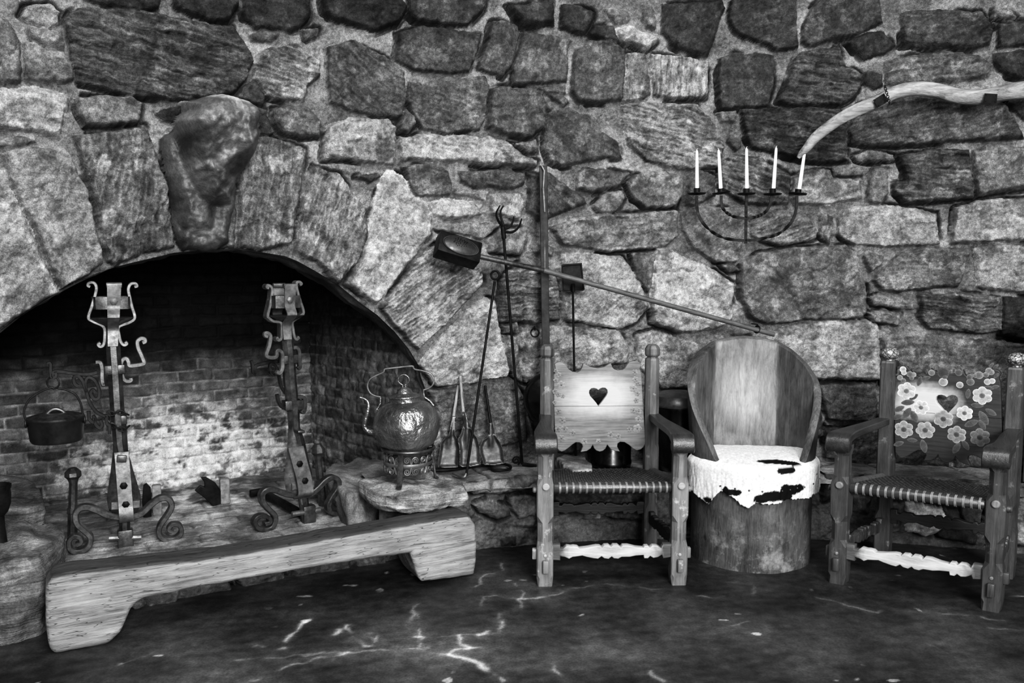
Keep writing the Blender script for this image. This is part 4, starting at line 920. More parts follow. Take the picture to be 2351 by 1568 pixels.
# ------------------------------------------------------------------ kettle on its stand, shovels, pokers, tongs
Fk = Fr(938, 1104, .370, 0.0)
kz = lambda y: Fk.at(936, 820+y/5.059).z
k = lambda pts, dy=0.0: Fk.ln(pts, 800, 820, 5.059, dy)
tv = empty('trivet', Fk.o, 0, 'wrought iron three legged stand with spiral scrolls under the big kettle', 'kettle stand')
rR = .118; zr = kz(1052)
b = B(); b.torus((0, 0, zr), rR, .008, axis=(0, 0, 1), n=48); b.torus((0, 0, zr), rR*.55, .005, axis=(0, 0, 1), n=36)
for q in range(3): b.sweep([(rR*math.cos(q*2.094+.3), rR*math.sin(q*2.094+.3), zr), (0, 0, zr)], r=.005)
b.build('ring', M_IRON, tv, 60)
feet = [at_z(917, 1122, .370)-Fk.o, at_z(999, 1099, .370)-Fk.o, at_z(903, 1091, .370)-Fk.o]
for f in feet:
    d = Vector((f.x, f.y, 0)).normalized(); t = Vector((-d.y, d.x, 0))
    b = B(); b.sweep([d*(rR-.004)+Vector((0, 0, zr)), d*(rR*.98)+Vector((0, 0, zr*.6)), f+Vector((0, 0, .010)), f+d*.014+Vector((0, 0, .003))], prof=(.008, .024, 1), bn=t); b.build('leg', M_IRON, tv, 40)
b = B(); zm = kz(1205); Rb = rR*.95
b.sweep([(Rb*math.cos(2*PI*j/48), Rb*math.sin(2*PI*j/48), zm) for j in range(48)], prof=(.005, .016, 1), bn=(0, 0, 1), closed=True)
for az in range(4, 364, 40):
    for up in (1, -1):
        for sd in (1, -1):
            pts = []
            for j in range(44):
                tt = j/43; ang = PI+tt*2*PI*1.8; r = .0150*(1-tt*.85)
                u = sd*(.0195+r*math.cos(ang)*1.0); v = up*(.026+r*math.sin(ang)*-1.0)
                if j == 0: th = math.radians(az)+sd*.0015/Rb; pts.append((Rb*math.cos(th), Rb*math.sin(th), zm+up*.006))
                th = math.radians(az)+u/Rb; pts.append((Rb*math.cos(th), Rb*math.sin(th), zm+v))
            b.sweep(pts, r=.0030, n=5)
b.build('scroll_band', M_IRON_L, tv, 60)
# kettle
ko = Vector((Fk.o.x, Fk.o.y, Fk.o.z+zr-.012)); cx = k([(670, 800)])[0].x
ket = empty('kettle', ko, 0, 'big dented round metal kettle with a tall bail handle on the iron stand', 'kettle')
ket.rotation_euler = (0, math.radians(-3.0), 0)
z0 = zr-.012; u = (k([(770, 800)])[0].x-k([(670, 800)])[0].x)/100.0
P = [(0, .004), (150*u, .0)]+[(r*u, kz(y)-z0) for r, y in ((225, 1052), (300, 1010), (350, 930), (378, 840), (383, 770), (372, 700), (345, 630), (300, 572), (240, 530), (186, 512))]
Pm = []
pv = spline([Vector((r, 0, z)) for r, z in P], 4)
b = B(); b.lathe([(max(p.x, 0), p.z) for p in pv], n=64, cap=False); body = b.build('kettle_body', M_COPPER, ket, 180)
zl = kz(512)-z0
b = B(); b.lathe([(186*u, zl), (180*u, zl+.002), (180*u, zl+.020), (190*u, zl+.022), (186*u, zl+.027), (150*u, zl+.030), (140*u, zl+.036), (95*u, zl+.040), (80*u, zl+.052), (40*u, zl+.064), (12*u, zl+.068), (0, zl+.069)], n=48, cap=False)
lid = b.build('lid', M_COPPER, ket, 50)
b = B(); kn = Vector((0, 0, zl+.092)); b.sweep(spline([(-.008, 0, zl+.066), (-.006, 0, zl+.075), (-.024, 0, zl+.090), (-.022, 0, zl+.112), (0, 0, zl+.124), (.022, 0, zl+.112), (.024, 0, zl+.090), (.006, 0, zl+.075), (.008, 0, zl+.066)], 5), r=.0032); b.build('lid_ring', M_COPPER, lid, 60)
tk = lambda pts, dy=0: [Vector((p.x-cx+.0, dy, p.z-z0)) for p in k(pts)]
b = B(); sp = spline(tk([(330, 850), (280, 848), (225, 835), (190, 795), (192, 720), (215, 640), (237, 565), (236, 505), (205, 465), (145, 440)]), 5)
b.sweep(sp, r=.0175, n=14, taper=lambda t: 1-.72*min(1, t*1.15)); b.build('spout', M_COPPER, ket, 60)
b = B(); b.sweep(spline(tk([(388, 447), (330, 432), (275, 400), (245, 345), (245, 290), (280, 230), (360, 190), (432, 162), (445, 140), (462, 124), (612, 114), (768, 108), (785, 130), (810, 150), (900, 172), (975, 205), (1012, 262), (1008, 320), (965, 365), (888, 392)]), 4), prof=(.007, .016, 1), bn=(0, 1, 0)); hd = b.build('handle', M_IRON_L, ket, 50)
for L_ in ([(388, 447), (382, 520), (330, 600)], [(885, 392), (892, 470), (960, 520), (1000, 580)]):
    b = B(); b.sweep(tk(L_), prof=(.006, .018, 1), bn=(0, 1, 0)); b.build('handle_bracket', M_COPPER, ket, 50)
# sheet plates cut to an outline and dished
def plate(poly, step, yf, tone=None):
    xs = [p[0] for p in poly]; zs = [p[1] for p in poly]
    X, Z = np.meshgrid(np.arange(min(xs)-step, max(xs)+2*step, step), np.arange(min(zs)-step, max(zs)+2*step, step))
    d, qx, qz = poly_sdf(X, Z, poly); snap = np.abs(d) < step*.7
    X = np.where(snap, qx, X); Z = np.where(snap, qz, Z); d = np.where(snap, 0, d)
    ok = (d >= 0).ravel(); Fq = grid_faces(*X.shape); Fq = Fq[ok[Fq].all(1)]
    Y = yf(X, Z, np.maximum(d, 0)); V = np.stack([X, Y, Z], -1).reshape(-1, 3)
    T = tone(X, Z, np.maximum(d, 0)).ravel() if tone else None
    used = np.unique(Fq); mp = np.full(len(V), -1); mp[used] = np.arange(len(used))
    return np_mesh('plate', V[used], mp[Fq][:, ::-1], None if T is None else T[used])
def shovel(h0, h1, hr, hm, blade, foot, label, dy=0.0):
    """all in the picture of the ledge: handle top and bottom, blade outline, where the blade stands"""
    px = lambda p: (800+p[0]/5.059, 820+p[1]/5.059)
    fx, fy = px(foot); g = at_z(fx, fy+10+dy, ZL+.014); Fs = Fr(0, 0, 0, 0.08, o=g)
    root = empty('hearth_shovel', g, Fs.yaw, label, 'shovel', 'short hearth shovels leaning on the wall')
    lean = lambda v: Vector((v.x, v.y+.13*v.z, v.z))
    A_, B_ = (lean(Fs.at(*px(h0), .02)), lean(Fs.at(*px(h1), .0)))
    b = B(); b.sweep([A_, A_*.5+B_*.5, B_], r=hr, n=10, taper=lambda t: .8+.2*t); b.build('handle', hm, root, 60)
    poly = [(v.x, v.z) for v in (Fs.at(*px(q)) for q in blade)]
    cxm = sum(p[0] for p in poly)/len(poly); zt = max(p[1] for p in poly)
    def yf(X, Z, d): return .13*Z-.004+.018*(1-np.clip(d/.018, 0, 1))**2*-1*(Z < zt*.75)-.0-.012*np.exp(-((X-cxm)/.012)**2)*sstep(zt*.35, zt*.7, Z)
    me = plate(poly, .0045, yf)
    o = link('blade', me, M_STEEL, root); md = o.modifiers.new('t', 'SOLIDIFY'); md.thickness = .002
M_OLDW = wood_mat('old_handle_wood', 95, 165, 2, 16, 12, .6)
shovel((1277, 345), (1222, 700), .0085, M_OLDW, [(1205, 700), (1248, 700), (1240, 900), (1270, 950), (1290, 1060), (1270, 1270), (1120, 1274), (1040, 1268), (1035, 1225), (1060, 1080), (1070, 995), (1115, 940), (1165, 905)], (1150, 1272), 'hearth shovel with a pale wooden handle, beside the kettle stand', -2)
shovel((1302, 238), (1340, 690), .0085, M_OLDW, [(1325, 650), (1360, 650), (1400, 790), (1440, 870), (1500, 940), (1528, 1050), (1532, 1240), (1420, 1262), (1320, 1268), (1288, 1245), (1290, 1090), (1272, 950), (1310, 880), (1330, 780)], (1410, 1266), 'tallest of the hearth shovels, its blade crossed by the ring poker', 4)
shovel((1593, 345), (1655, 780), .0085, M_IRON_D, [(1640, 770), (1672, 770), (1700, 900), (1760, 985), (1790, 1050), (1812, 1225), (1690, 1245), (1570, 1240), (1530, 1120), (1522, 1040), (1555, 965), (1612, 930), (1630, 850)], (1680, 1242), 'hearth shovel with a dark handle, nearest the tall claw fork', 0)
def rod(name, pts, r, m, root, sm=60):
    b = B(); b.sweep(pts, r=r, n=10); return b.build(name, m, root, sm)
# ring-headed poker leaning on the wall
g = at_z(1070, 1093, ZL+.014); top = at_w(1136, 646, .15)
rt = empty('ring_poker', g, 0, 'long iron poker with a ring head and hooked foot leaning on the wall', 'poker')
d = top-g
rod('shaft', [Vector((0, 0, 0)), d], .0068, M_IRON_D, rt)
b = B(); b.torus(d+Vector((.002, 0, .030)), .021, .0055, axis=(.2, 1, 0)); b.build('ring_head', M_IRON_D, rt, 60)
b = B(); b.sweep(spline([(0, 0, .012), at_z(1066, 1095, ZL+.012)-g, at_z(1056, 1093, ZL+.012)-g, at_z(1040, 1086, ZL+.012)-g], 4), r=.007); b.build('hook', M_IRON_L, rt, 60)
# claw fork
zq = lambda pts, off: [at_w(980+x/3.135, 360+y/3.135, off) for x, y in pts]
g = at_z(1199, 1066, ZL+.014)
rt = empty('claw_fork', g, 0, 'tall iron rod with four curved claws at its top, leaning on the wall', 'fork')
tp_ = zq([(548, 520)], .14)[0]
rod('shaft', [Vector((0, 0, 0)), tp_-g], .0075, M_IRON_D, rt)
b = B(); b.sweep([zq([(556, 590)], .14)[0]-g, zq([(546, 505)], .14)[0]-g], r=.012); b.build('socket', M_IRON_D, rt, 60)
for pts, o0, o1 in (([(548, 505), (512, 455), (500, 405), (527, 350)], .14, .20), ([(552, 498), (537, 450), (530, 395), (551, 352)], .14, .10), ([(556, 522), (598, 503), (620, 462), (626, 432)], .14, .10), ([(560, 540), (615, 542), (662, 505), (682, 445)], .14, .20)):
    q = [at_w(980+x/3.135, 360+y/3.135, o0+(o1-o0)*i/3)-g for i, (x, y) in enumerate(pts)]
    b = B(); b.sweep(spline(q, 5), r=.0075, taper=lambda t: 1-.55*t); b.build('claw', M_IRON_D, rt, 60)
b = B(); wl = lambda x, y, z: at_z(800+x/5.059, 820+y/5.059, z)-g
b.sweep([(0, 0, .0), (.075, -.012, -.008)], prof=(.01, .02, 1), bn=(0, 0, 1)); b.sweep(spiral((-.032, 0, .020), .024, -1.2, 1.7, .005), r=.0045, n=6); b.build('scroll_foot', M_IRON_D, rt, 60)
# tongs lying on the ledge
tz = lambda pts, z=ZL+.020: [at_z(800+x/5.059, 820+y/5.059, z) for x, y in pts]
g = tz([(1300, 1290)], ZL)[0]
rt = empty('fire_tongs', g, 0, 'black iron tongs lying flat in front of the shovels', 'tongs')
sub = lambda L_: [p-g for p in L_]
for dy in (0, 14):
    b = B(); b.sweep(spline(sub(tz([(880, 1300+dy), (1000, 1302+dy), (1200, 1298+dy*.6), (1420, 1277), (1560, 1258), (1665, 1262)])), 4), r=.0075); b.build('arm', M_IRON_D, rt, 60)
b = B(); b.sweep(spline(sub(tz([(1665, 1262), (1700, 1240), (1790, 1240), (1872, 1262), (1880, 1290), (1840, 1308), (1740, 1314), (1680, 1306)])), 4, True), r=.008, closed=True); b.build('loop_handle', M_IRON_D, rt, 60)
# loose stone, black bucket, black cauldron
rock('loose_stone', [(1278, 1052), (1310, 1046), (1345, 1050), (1362, 1070), (1364, 1080), (1318, 1083), (1296, 1070)], ZL+.012, ZL+.085, 125, 51, voxel=.007, amp=.008, freq=14, label='loose pale broken stone on the ledge behind the pale chair')
bpy.data.objects['loose_stone'].location.z = ZL+.004; bpy.data.objects['loose_stone'].location.y += .07
o = at_z(1406, 1062, ZL+.016); o.y = 4.20; o.x = (1406-1175.5)/FPX*4.2; r = .106
rt = empty('black_bucket', (o.x, o.y+.0, ZL+.014), 0, 'black round bucket standing behind the pale painted chair back', 'bucket')
b = B(); b.lathe([(0, 0), (r*.98, 0), (r, .012), (r, .028), (r*.97, .032), (r*1.0, .26), (r*1.04, .30), (r*1.04, .32), (r*.98, .32), (0, .30)], n=48, cap=False); b.build('bucket_body', M_BLACK, rt, 40)
b = B(); b.lathe([(r*1.06, .32), (r*1.06, .335), (r*.9, .352), (r*.4, .368), (0, .372)], n=48, cap=False); b.build('lid', M_BLACK, rt, 40)
o = at_z(1560, 1066, ZL+.01); o.y = 4.06; o.x = (1560-1175.5)/FPX*4.15; r = .140
rt = empty('black_cauldron', (o.x, o.y+.09, ZL+.018), 0, 'wide black lidded cauldron between the pale chair and the tub chair', 'cauldron')
zt = at_y(1550, 936, o.y).z-ZL-.018
b = B(); b.lathe([(0, 0), (r*.9, 0), (r*.98, .03), (r*1.0, zt*.6), (r*.97, zt-.025), (r*1.03, zt-.01), (r*1.03, zt), (0, zt-.01)], n=48, cap=False); b.build('cauldron_body', M_BLACK, rt, 40)
b = B(); b.lathe([(r*1.02, zt+.001), (r*1.02, zt+.008), (r*.9, zt+.024), (r*.85, zt+.05), (r*.6, zt+.066), (0, zt+.07)], n=48, cap=False); b.build('lid', metal_mat('cauldron_lid', 40, 70, .35, .2), rt, 40)
# wooden cabinet whose edge shows at the right border
p = at_z(2347, 1112, ZL+.01); hc = at_y(2347, 738, p.y).z-ZL
cr = math.radians(-33); rt = empty('cabinet', (p.x+.25*math.cos(cr)-.16*math.sin(cr), p.y+.25*math.sin(cr)+.16*math.cos(cr), ZL+.018), cr, 'grey wooden cabinet on the ledge, only its edge showing behind the floral chair', 'cabinet')
M_CAB = wood_mat('cabinet_wood', 62, 88, 2, 12, 8, .5)
b = B(); b.box((0, -.07, hc/2), (.5, .16, hc), bev=.006); b.build('carcass', M_CAB, rt, 30)
b = B()
for z0, z1 in ((.03, hc*.62), (hc*.66, hc-.03)): b.box((0, -.154, (z0+z1)/2), (.46, .014, z1-z0), bev=.004)
b.build('door', M_CAB, rt, 30)
# ------------------------------------------------------------------ things on the wall
def wall_frame(px, py, z=None):
    p = at_w(px, py, 0); s = to_sz(p)[0]; return Fr(0, 0, 0, -s/RW, o=p)
# candelabrum
Fc = wall_frame(1713, 552)
q = lambda pts, dy=-.17: Fc.ln(pts, 1560, 330, 6.27, dy)
root = empty('candelabrum', Fc.o, Fc.yaw, 'black iron five armed wall candelabrum under the driftwood branch', 'candelabrum')
bar = dict(prof=(.0135, .007, 1), bn=(0, 1, 0))
def twisted(b, pts):
    P = spline(pts, 8); m = len(P)
    rings = []
    for i, p in enumerate(P):
        t = (P[min(i+1, m-1)]-P[max(i-1, 0)]).normalized(); w = t.cross(Vector((0, 1, 0))).normalized(); y = Vector((0, 1, 0))
        f = i/(m-1); tw = 0
        for c0 in (.30, .70): tw += PI*2*sstep(c0-.14, c0+.14, np.array(f)).item()
        w2 = w*math.cos(tw)+y*math.sin(tw); y2 = -w*math.sin(tw)+y*math.cos(tw)
        rings.append([p+w2*.0068+y2*.004, p-w2*.0068+y2*.004, p-w2*.0068-y2*.004, p+w2*.0068-y2*.004])
    b.loft(rings)
b = B(); b.sweep(q([(962, 745), (958, 1050), (953, 1440)]), **bar)
for p in q([(955, 1058), (953, 1388)]): b.ball(p-Vector((0, .006, 0)), .0065)
b.build('stem', M_IRON_D, root, 30)
b = B(); twisted(b, q([(602, 745), (603, 850), (632, 940), (705, 1010), (805, 1055), (945, 1072), (1050, 1062), (1150, 1035), (1238, 980), (1298, 890), (1330, 750)], -.176)); b.build('inner_arms', M_IRON_D, root, 30)
b = B(); twisted(b, q([(250, 750), (247, 880), (282, 1040), (372, 1182), (505, 1292), (650, 1357), (800, 1385), (950, 1392), (1100, 1382), (1250, 1352), (1400, 1308), (1530, 1218), (1628, 1100), (1678, 950), (1692, 750)], -.176)); b.build('outer_arms', M_IRON_D, root, 30)
cl = ['leftmost of the white taper candles, straight with a curled wick', 'white taper candle in the left inner cup, tilting left', 'white taper candle upright in the middle cup above the stem', 'white taper candle in the right inner cup, tilting slightly right', 'rightmost white taper candle, tilting right across the branch tip']
for i, (px, py, tl) in enumerate(((250, 733, 1), (600, 722, 7), (963, 735, 1), (1340, 740, 0), (1702, 735, -5))):
    p = q([(px, py)])[0]; R_ = Matrix.Rotation(math.radians(-tl), 4, 'Y')
    b = B(); b.lathe([(0, .001), (.020, .0), (.040, .003), (.0455, .008), (.0455, .0065), (.040, .001), (.020, -.002), (0, -.002)], n=32, cap=False); b.bm.transform(Matrix.Translation(p) @ R_); b.build('drip_pan', M_IRON_D, root, 40)
    top = ((253, 640), (590, 645), (965, 645), (1345, 645), (1710, 655))[i]; t = q([top])[0]; h = t.z-p.z
    b = B(); b.lathe([(.0155, 0), (.0155, h), (.0135, h), (.0135, .002), (0, .002)], n=24, cap=False); b.bm.transform(Matrix.Translation(p) @ R_); b.build('candle_cup', M_IRON_D, root, 40)
    bot = q([((253, 700), (596, 705), (970, 700), (1350, 700), (1715, 710))[i]])[0]; tp2 = q([((250, 88), (563, 84), (965, 60), (1393, 50), (1813, 38))[i]])[0]
    w0 = Fc.o+Fc.x*bot.x+Fc.y*bot.y+Vector((0, 0, bot.z)); d = tp2-bot; Ln = d.length; d = d.normalized()
    cd = empty('taper_candle', w0, Fc.yaw, cl[i], 'candle', 'white taper candles in the candelabrum')
    b = B(); b.lathe([(0, 0), (.0096, 0), (.0088, Ln*.4), (.0066, Ln*.93), (.0050, Ln*.975), (.0015, Ln)], n=18, axis=d, cap=False); b.build('wax', M_WAX, cd, 60)
    b = B(); e = d*Ln; b.sweep([e, e+Vector((.0, 0, .004)), e+Vector((.004 if i != 1 else -.004, 0, .006))], r=.0009, n=5); b.build('wick', M_WAX, cd, 60)
# driftwood branch
cl_ = [(826, 1066, 10), (850, 1035, 20), (885, 1000, 27), (950, 920, 33), (1080, 822, 36), (1200, 752, 39), (1380, 675, 40), (1480, 622, 40), (1620, 598, 42), (1760, 612, 44), (1900, 648, 46), (2050, 655, 46), (2150, 640, 44), (2349, 608, 52), (2500, 595, 54), (2650, 600, 54)]
pts = [at_w(1551+x/2.937, y/2.937, .16) for x, y, r in cl_]; rad = [r/2.937/FPX*4.45 for x, y, r in cl_]
bo = pts[6].copy()
root = empty('driftwood_branch', bo, 0, 'bleached crooked driftwood branch mounted along the upper right wall', 'branch')
P = spline([p-bo for p in pts], 10); Rr = [v.x for v in spline([Vector((r, 0, 0)) for r in rad], 10)]
n = 28; rings = []; acc = 0
for i, p in enumerate(P):
    t = (P[min(i+1, len(P)-1)]-P[max(i-1, 0)]).normalized(); w = t.cross(Vector((0, 1, 0))).normalized(); y = w.cross(t)
    if i: acc += (p-P[i-1]).length
    aa = np.arange(n)*2*PI/n
    rr_ = Rr[i]*(1+.10*noise(aa*1.3+acc*2, np.full(n, acc*5.), 5)+.07*noise(np.cos(aa)*4, np.sin(aa)*4+acc*1.5, 8)+.05*noise(np.cos(aa)*9, np.sin(aa)*9+acc*1.5, 9))
    rings.append([p+w*(float(r)*math.cos(a_))+y*(float(r)*math.sin(a_)) for a_, r in zip(aa, rr_)])
M_DRIFT = wood_mat('driftwood', 74, 168, 0, 12, 11, .8, .2, bstr=.7)
b = B(); b.loft(rings); b.build('branch_wood', M_DRIFT, root, 70)
for (x, y, an) in ((1384, 678, 32), (2124, 664, -3)):
    c_ = at_w(1551+x/2.937, y/2.937, .16+.046)-bo
    b = B(); Rm = Matrix.Rotation(math.radians(-an), 3, 'Y')
    b.box(c_, (.060, .004, .044), rot=Rm)
    for sx, sz in ((-1, 1), (1, 1), (-1, -1), (1, -1)): b.ball(c_+Rm @ Vector((sx*.023, -.003, sz*.015)), .0028, seg=8)
    b.build('metal_plate', M_IRON_D, root, 30)
b = B()
for i in range(9):
    t = i/8; c_ = at_w(1551+(1412+30*t)/2.937, (585+108*t)/2.937, .235)-bo
    ax = Vector((0, 1, 0)) if i % 2 else Vector((1, 0, 0))
    b.torus(c_, .0065, .0018, axis=ax, n=10, m=5)
b.build('chain', M_IRON_D, root, 60)
# corn popper with long handle, hung across the wall
e5 = lambda x, y, off: at_w(780+x/2.937, 500+y/2.937, off)
TL, TR, BL, BR = e5(690, 78, .22), e5(965, 168, .22), e5(660, 212, .27), e5(945, 300, .27)
cen = (TL+TR+BL+BR)/4; U = ((TR-TL)+(BR-BL)).normalized(); Vv = ((TL-BL)+(TR-BR)); Vv = (Vv-U*Vv.dot(U)).normalized(); Nn = U.cross(Vv); 
if Nn.y > 0: Nn = -Nn
lu = ((TR-TL).length+(BR-BL).length)/2; lv = abs((TL-BL).dot(Vv))*.5+abs((TR-BR).dot(Vv))*.5; dp = .085
root = empty('corn_popper', cen, 0, 'black metal corn popper box on a long wooden handle, hung slantwise on the wall', 'corn popper')
Rm = Matrix((U, -Nn, Vv)).transposed()
b = B(); b.box(Rm @ Vector((0, dp/2+.002, 0)), (lu, dp, lv), bev=.004, rot=Rm); b.build('box', M_IRON_D, root, 30)
b = B(); n = 40; rings = []
for k_, hh in ((1.0, 0.0), (1.0, .004), (.94, .004), (.90, -.001), (.75, .004), (.5, .008), (.25, .010), (.02, .010)):
    rings.append([Rm @ Vector((lu*.43*k_*math.cos(2*PI*j/n), -hh, lv*.41*k_*math.sin(2*PI*j/n))) for j in range(n)])
b.loft(rings, cap=True); lid = b.build('embossed_lid', metal_mat('popper_lid', 36, 66, .42, .3), root, 40)
b = B(); rs = random.Random(3)
for i in range(30):
    a_ = i*2.4; rad_ = math.sqrt(i/30)*lv*.22
    b.lathe([(.0028, 0), (.0028, .0015)], Rm @ Vector((rad_*1.5*math.cos(a_)-.006, -.0085, rad_*math.sin(a_)+.012)), 8, axis=Nn)
b.build('vent_holes', M_BLACK, lid, 30)
h0 = e5(945, 262, .25); h1 = at_w(1248, 621, .22); h2 = at_w(1777, 768, .14)
b = B(); b.sweep([h0-cen, h1-cen], r=.0125, n=14); b.build('ferrule', M_IRON, root, 60)
b = B(); b.sweep([h1-cen, (h1+h2)/2-cen, h2-cen], r=.0125, n=14, taper=lambda t: 1.0-.0*t); b.build('handle', wood_mat('grey_handle', 62, 104, 0, 12, 12, .5), root, 60)
# rings on the wall
for px, py, R_, off, lb in ((1228, 764, .021, .085, 'small iron ring hanging on the bare stone beside the long flat iron bar'), (1738, 756, .018, .15, 'iron ring holding the lower end of the corn popper handle')):
    c_ = at_w(px, py, off); rt = empty('iron_ring', c_, 0, lb, 'ring', 'iron rings fixed to the wall')
    b = B(); b.torus((0, 0, 0), R_, .0042, axis=(.25, 1, 0) if px < 1500 else (1, .55, -.25)); b.build('ring', M_IRON_D, rt, 60)
    b = B(); b.sweep(spline([(0, .10, R_+.004), (0, .0, R_+.007), (0, -.008, R_), (0, 0, R_-.008), (0, .012, R_-.004)], 4), r=.0032); b.build('staple', M_IRON_D, rt, 60)
# ash peel (upside-down shovel)
zq2 = lambda x, y, off: at_w(980+x/3.135, 360+y/3.135, off)
g = at_z(1322, 1062, ZL+.014)
rt = empty('ash_peel', g, 0, 'dark square bladed ash shovel standing upside down behind the pale chair', 'shovel')
tpw = zq2(1050, 930, .13)-g
rod('handle', [Vector((0, 0, 0)), tpw], .006, M_IRON_D, rt)
c4 = [zq2(x, y, .12)-g for x, y in ((968, 778), (985, 772), (1050, 768), (1116, 764), (1136, 955), (1125, 965), (1052, 972), (985, 975), (976, 968))]
b = B(); f0 = [v+Vector((0, .010, 0)) for v in c4]; f1 = [v-Vector((0, .004, 0)) for v in c4]; cc = sum(c4, Vector())/len(c4)
b.loft([f0, f1, [cc+(v-cc)*.90 for v in f1], [cc+(v-cc)*.86+Vector((0, .008, 0)) for v in f1]]); b.build('blade', M_IRON_D, rt, 30)
b = B(); b.sweep([tpw+Vector((0, -.014, .012)), tpw+Vector((.003, -.010, -.03))], r=.009); b.build('socket', M_IRON_D, rt, 60)
# long flat iron bar (handle of the round pan behind the chair)
pt = at_w(1247, 380, .12); pm = at_w(1254, 860, .17)
pc_ = at_w(1264, 913, .17)
rt = empty('long_handled_pan', pc_, 0, 'round black pan with a very long flat iron handle, behind the pale chair', 'pan')
b = B(); b.sweep([pt-pc_, (pt+pm)/2-pc_, pm-pc_], prof=(.040, .018, 1), bn=(.0, 1, .05)); b.build('handle', metal_mat('pan_bar', 34, 62, .5, .0, 10, .2, spec=.15), rt, 30)
b = B(); t0, t1 = zq2(838, 225, .137)-pc_, zq2(848, 398, .137)-pc_; b.sweep([t0, t1], r=.0085); b.sweep([zq2(826, 65, .13)-pc_, zq2(845, 100, .14)-pc_, zq2(838, 230, .136)-pc_], r=.006); b.sweep([zq2(848, 398, .136)-pc_, zq2(850, 800, .15)-pc_], r=.0042); b.build('sliding_rod', M_IRON_L, rt, 60)
b = B(); b.lathe([(0, 0), (.11, .0), (.128, -.02), (.136, -.045), (.138, -.045), (.131, -.018), (.112, .004), (0, .004)], (0, -.045, 0), 48, axis=(0, -1, .1), cap=False)
b.build('pan', M_BLACK, rt, 50)
# keystone: big lumpy boulder jutting out of the arch
def zk(pts, off=.20): return [to_sz(at_w(340+x/3.734, 180+y/3.734, off)) for x, y in pts]
HEADP = zk([(303, 165), (400, 160), (470, 140), (600, 128), (740, 155), (860, 195), (940, 250), (962, 320), (962, 500), (940, 620), (900, 720), (830, 820), (795, 860), (765, 980), (768, 1075), (690, 1082), (560, 1085), (470, 1010), (380, 910), (330, 800), (290, 560), (240, 420), (232, 370), (262, 300), (310, 270)])
NECK = zk([(100, 520), (160, 470), (240, 470), (330, 480), (760, 900), (755, 1100), (720, 1200), (700, 1420), (600, 1470), (460, 1480), (310, 1475), (240, 1400), (180, 950), (130, 680)], .06)
allp = HEADP+NECK
step = .0045
S, Z = np.meshgrid(np.arange(min(p[0] for p in allp)-.02, max(p[0] for p in allp)+.02, step), np.arange(min(p[1] for p in allp)-.02, max(p[1] for p in allp)+.02, step))
wS = S+.006*fbm(S*9, Z*9, 801, 3); wZ = Z+.006*fbm(S*9, Z*9, 802, 3)
dh, _, _ = poly_sdf(wS, wZ, HEADP); dn, _, _ = poly_sdf(wS, wZ, NECK)
zt = max(p[1] for p in HEADP); zb = min(p[1] for p in HEADP); v = np.clip((Z-zb)/(zt-zb), 0, 1)
infl = lambda d, e: np.sqrt(np.clip(1-(1-np.clip(d/e, 0, 1))**2, 0, 1))
prot = .14+.20*sstep(0, .8, v)
lum = .045*fbm(S*6.5, Z*6.5, 803, 4)+.035*np.abs(noise(S*9, Z*5, 804))+.014*np.abs(noise(S*18, Z*15, 810))+.007*noise(S*34, Z*28, 805)
topcut = sstep(0, .09, dh)
hh = np.where(dh > 0, prot*infl(dh, .10)+lum*infl(dh, .05)+.05, -1)
sh_ = np.abs(noise(S*4+Z*1.2, Z*2.4, 806)); hn = np.where(dn > 0, .085*infl(dn, .06)+.035*infl(dn, .05)*sh_*2+.6*lum*infl(dn, .04), -1)
Hk = np.maximum(hh, hn); keepv = (Hk > -.5).ravel(); Fq = grid_faces(*S.shape); Fq = Fq[keepv[Fq].all(1)]
Tk = np.where(hh >= hn, 88, 72)*(1+.45*fbm(S*7, Z*7, 807, 4))
Tk = Tk*(1+1.2*sstep(.86, .97, v)*(hh >= hn)*sstep(-.1, .3, noise(S*6, Z*6, 808)+.2))  # light from above painted into the tone: brighter cap on the boulder's top
A_ = S/RW; rr_ = RW-Hk; Vk = np.stack([CX+rr_*np.sin(A_), CY+rr_*np.cos(A_), Z], -1).reshape(-1, 3)
used = np.unique(Fq); mp = np.full(len(Vk), -1); mp[used] = np.arange(len(used))
oc_ = Vk[used].mean(0)
M_KEY = tone_mat('sooty_boulder', .5, .45, .3, 120, .6, 40, .006)
ks = link('keystone_boulder', np_mesh('keystone_boulder', Vk[used]-oc_, mp[Fq], alb(Tk).ravel()[used]), M_KEY); ks.location = oc_
tag(ks, 'big dark lumpy boulder jutting out above the middle of the fireplace arch', 'boulder')
# the carved log bench on the hearth edge
Fb = Fr(120, 1505, 0, math.radians(27.5))
o1 = [(112, 1490), (103, 1430), (104, 1350), (118, 1325), (150, 1316), (300, 1300), (500, 1278), (700, 1245), (900, 1210), (1040, 1186), (1078, 1182), (1096, 1225), (1096, 1290), (1090, 1321), (1030, 1330), (968, 1337), (955, 1312), (948, 1268), (850, 1284), (700, 1307), (500, 1342), (330, 1374), (306, 1392), (280, 1450), (248, 1486), (190, 1496), (124, 1506)]
beam_o = [(112, 1420), (103, 1400), (104, 1350), (118, 1325), (150, 1316), (300, 1300), (500, 1278), (700, 1245), (900, 1210), (1040, 1186), (1078, 1182), (1093, 1205), (1096, 1245), (950, 1270), (850, 1284), (700, 1307), (500, 1342), (330, 1374), (306, 1392), (300, 1405)]
legl_o = [(105, 1390), (306, 1388), (300, 1400), (280, 1450), (248, 1486), (190, 1496), (124, 1506), (112, 1490), (104, 1435)]
legr_o = [(940, 1258), (1097, 1232), (1096, 1290), (1090, 1321), (1030, 1330), (968, 1337), (955, 1312)]
mb, nt, bb = new_mat('weathered_log')
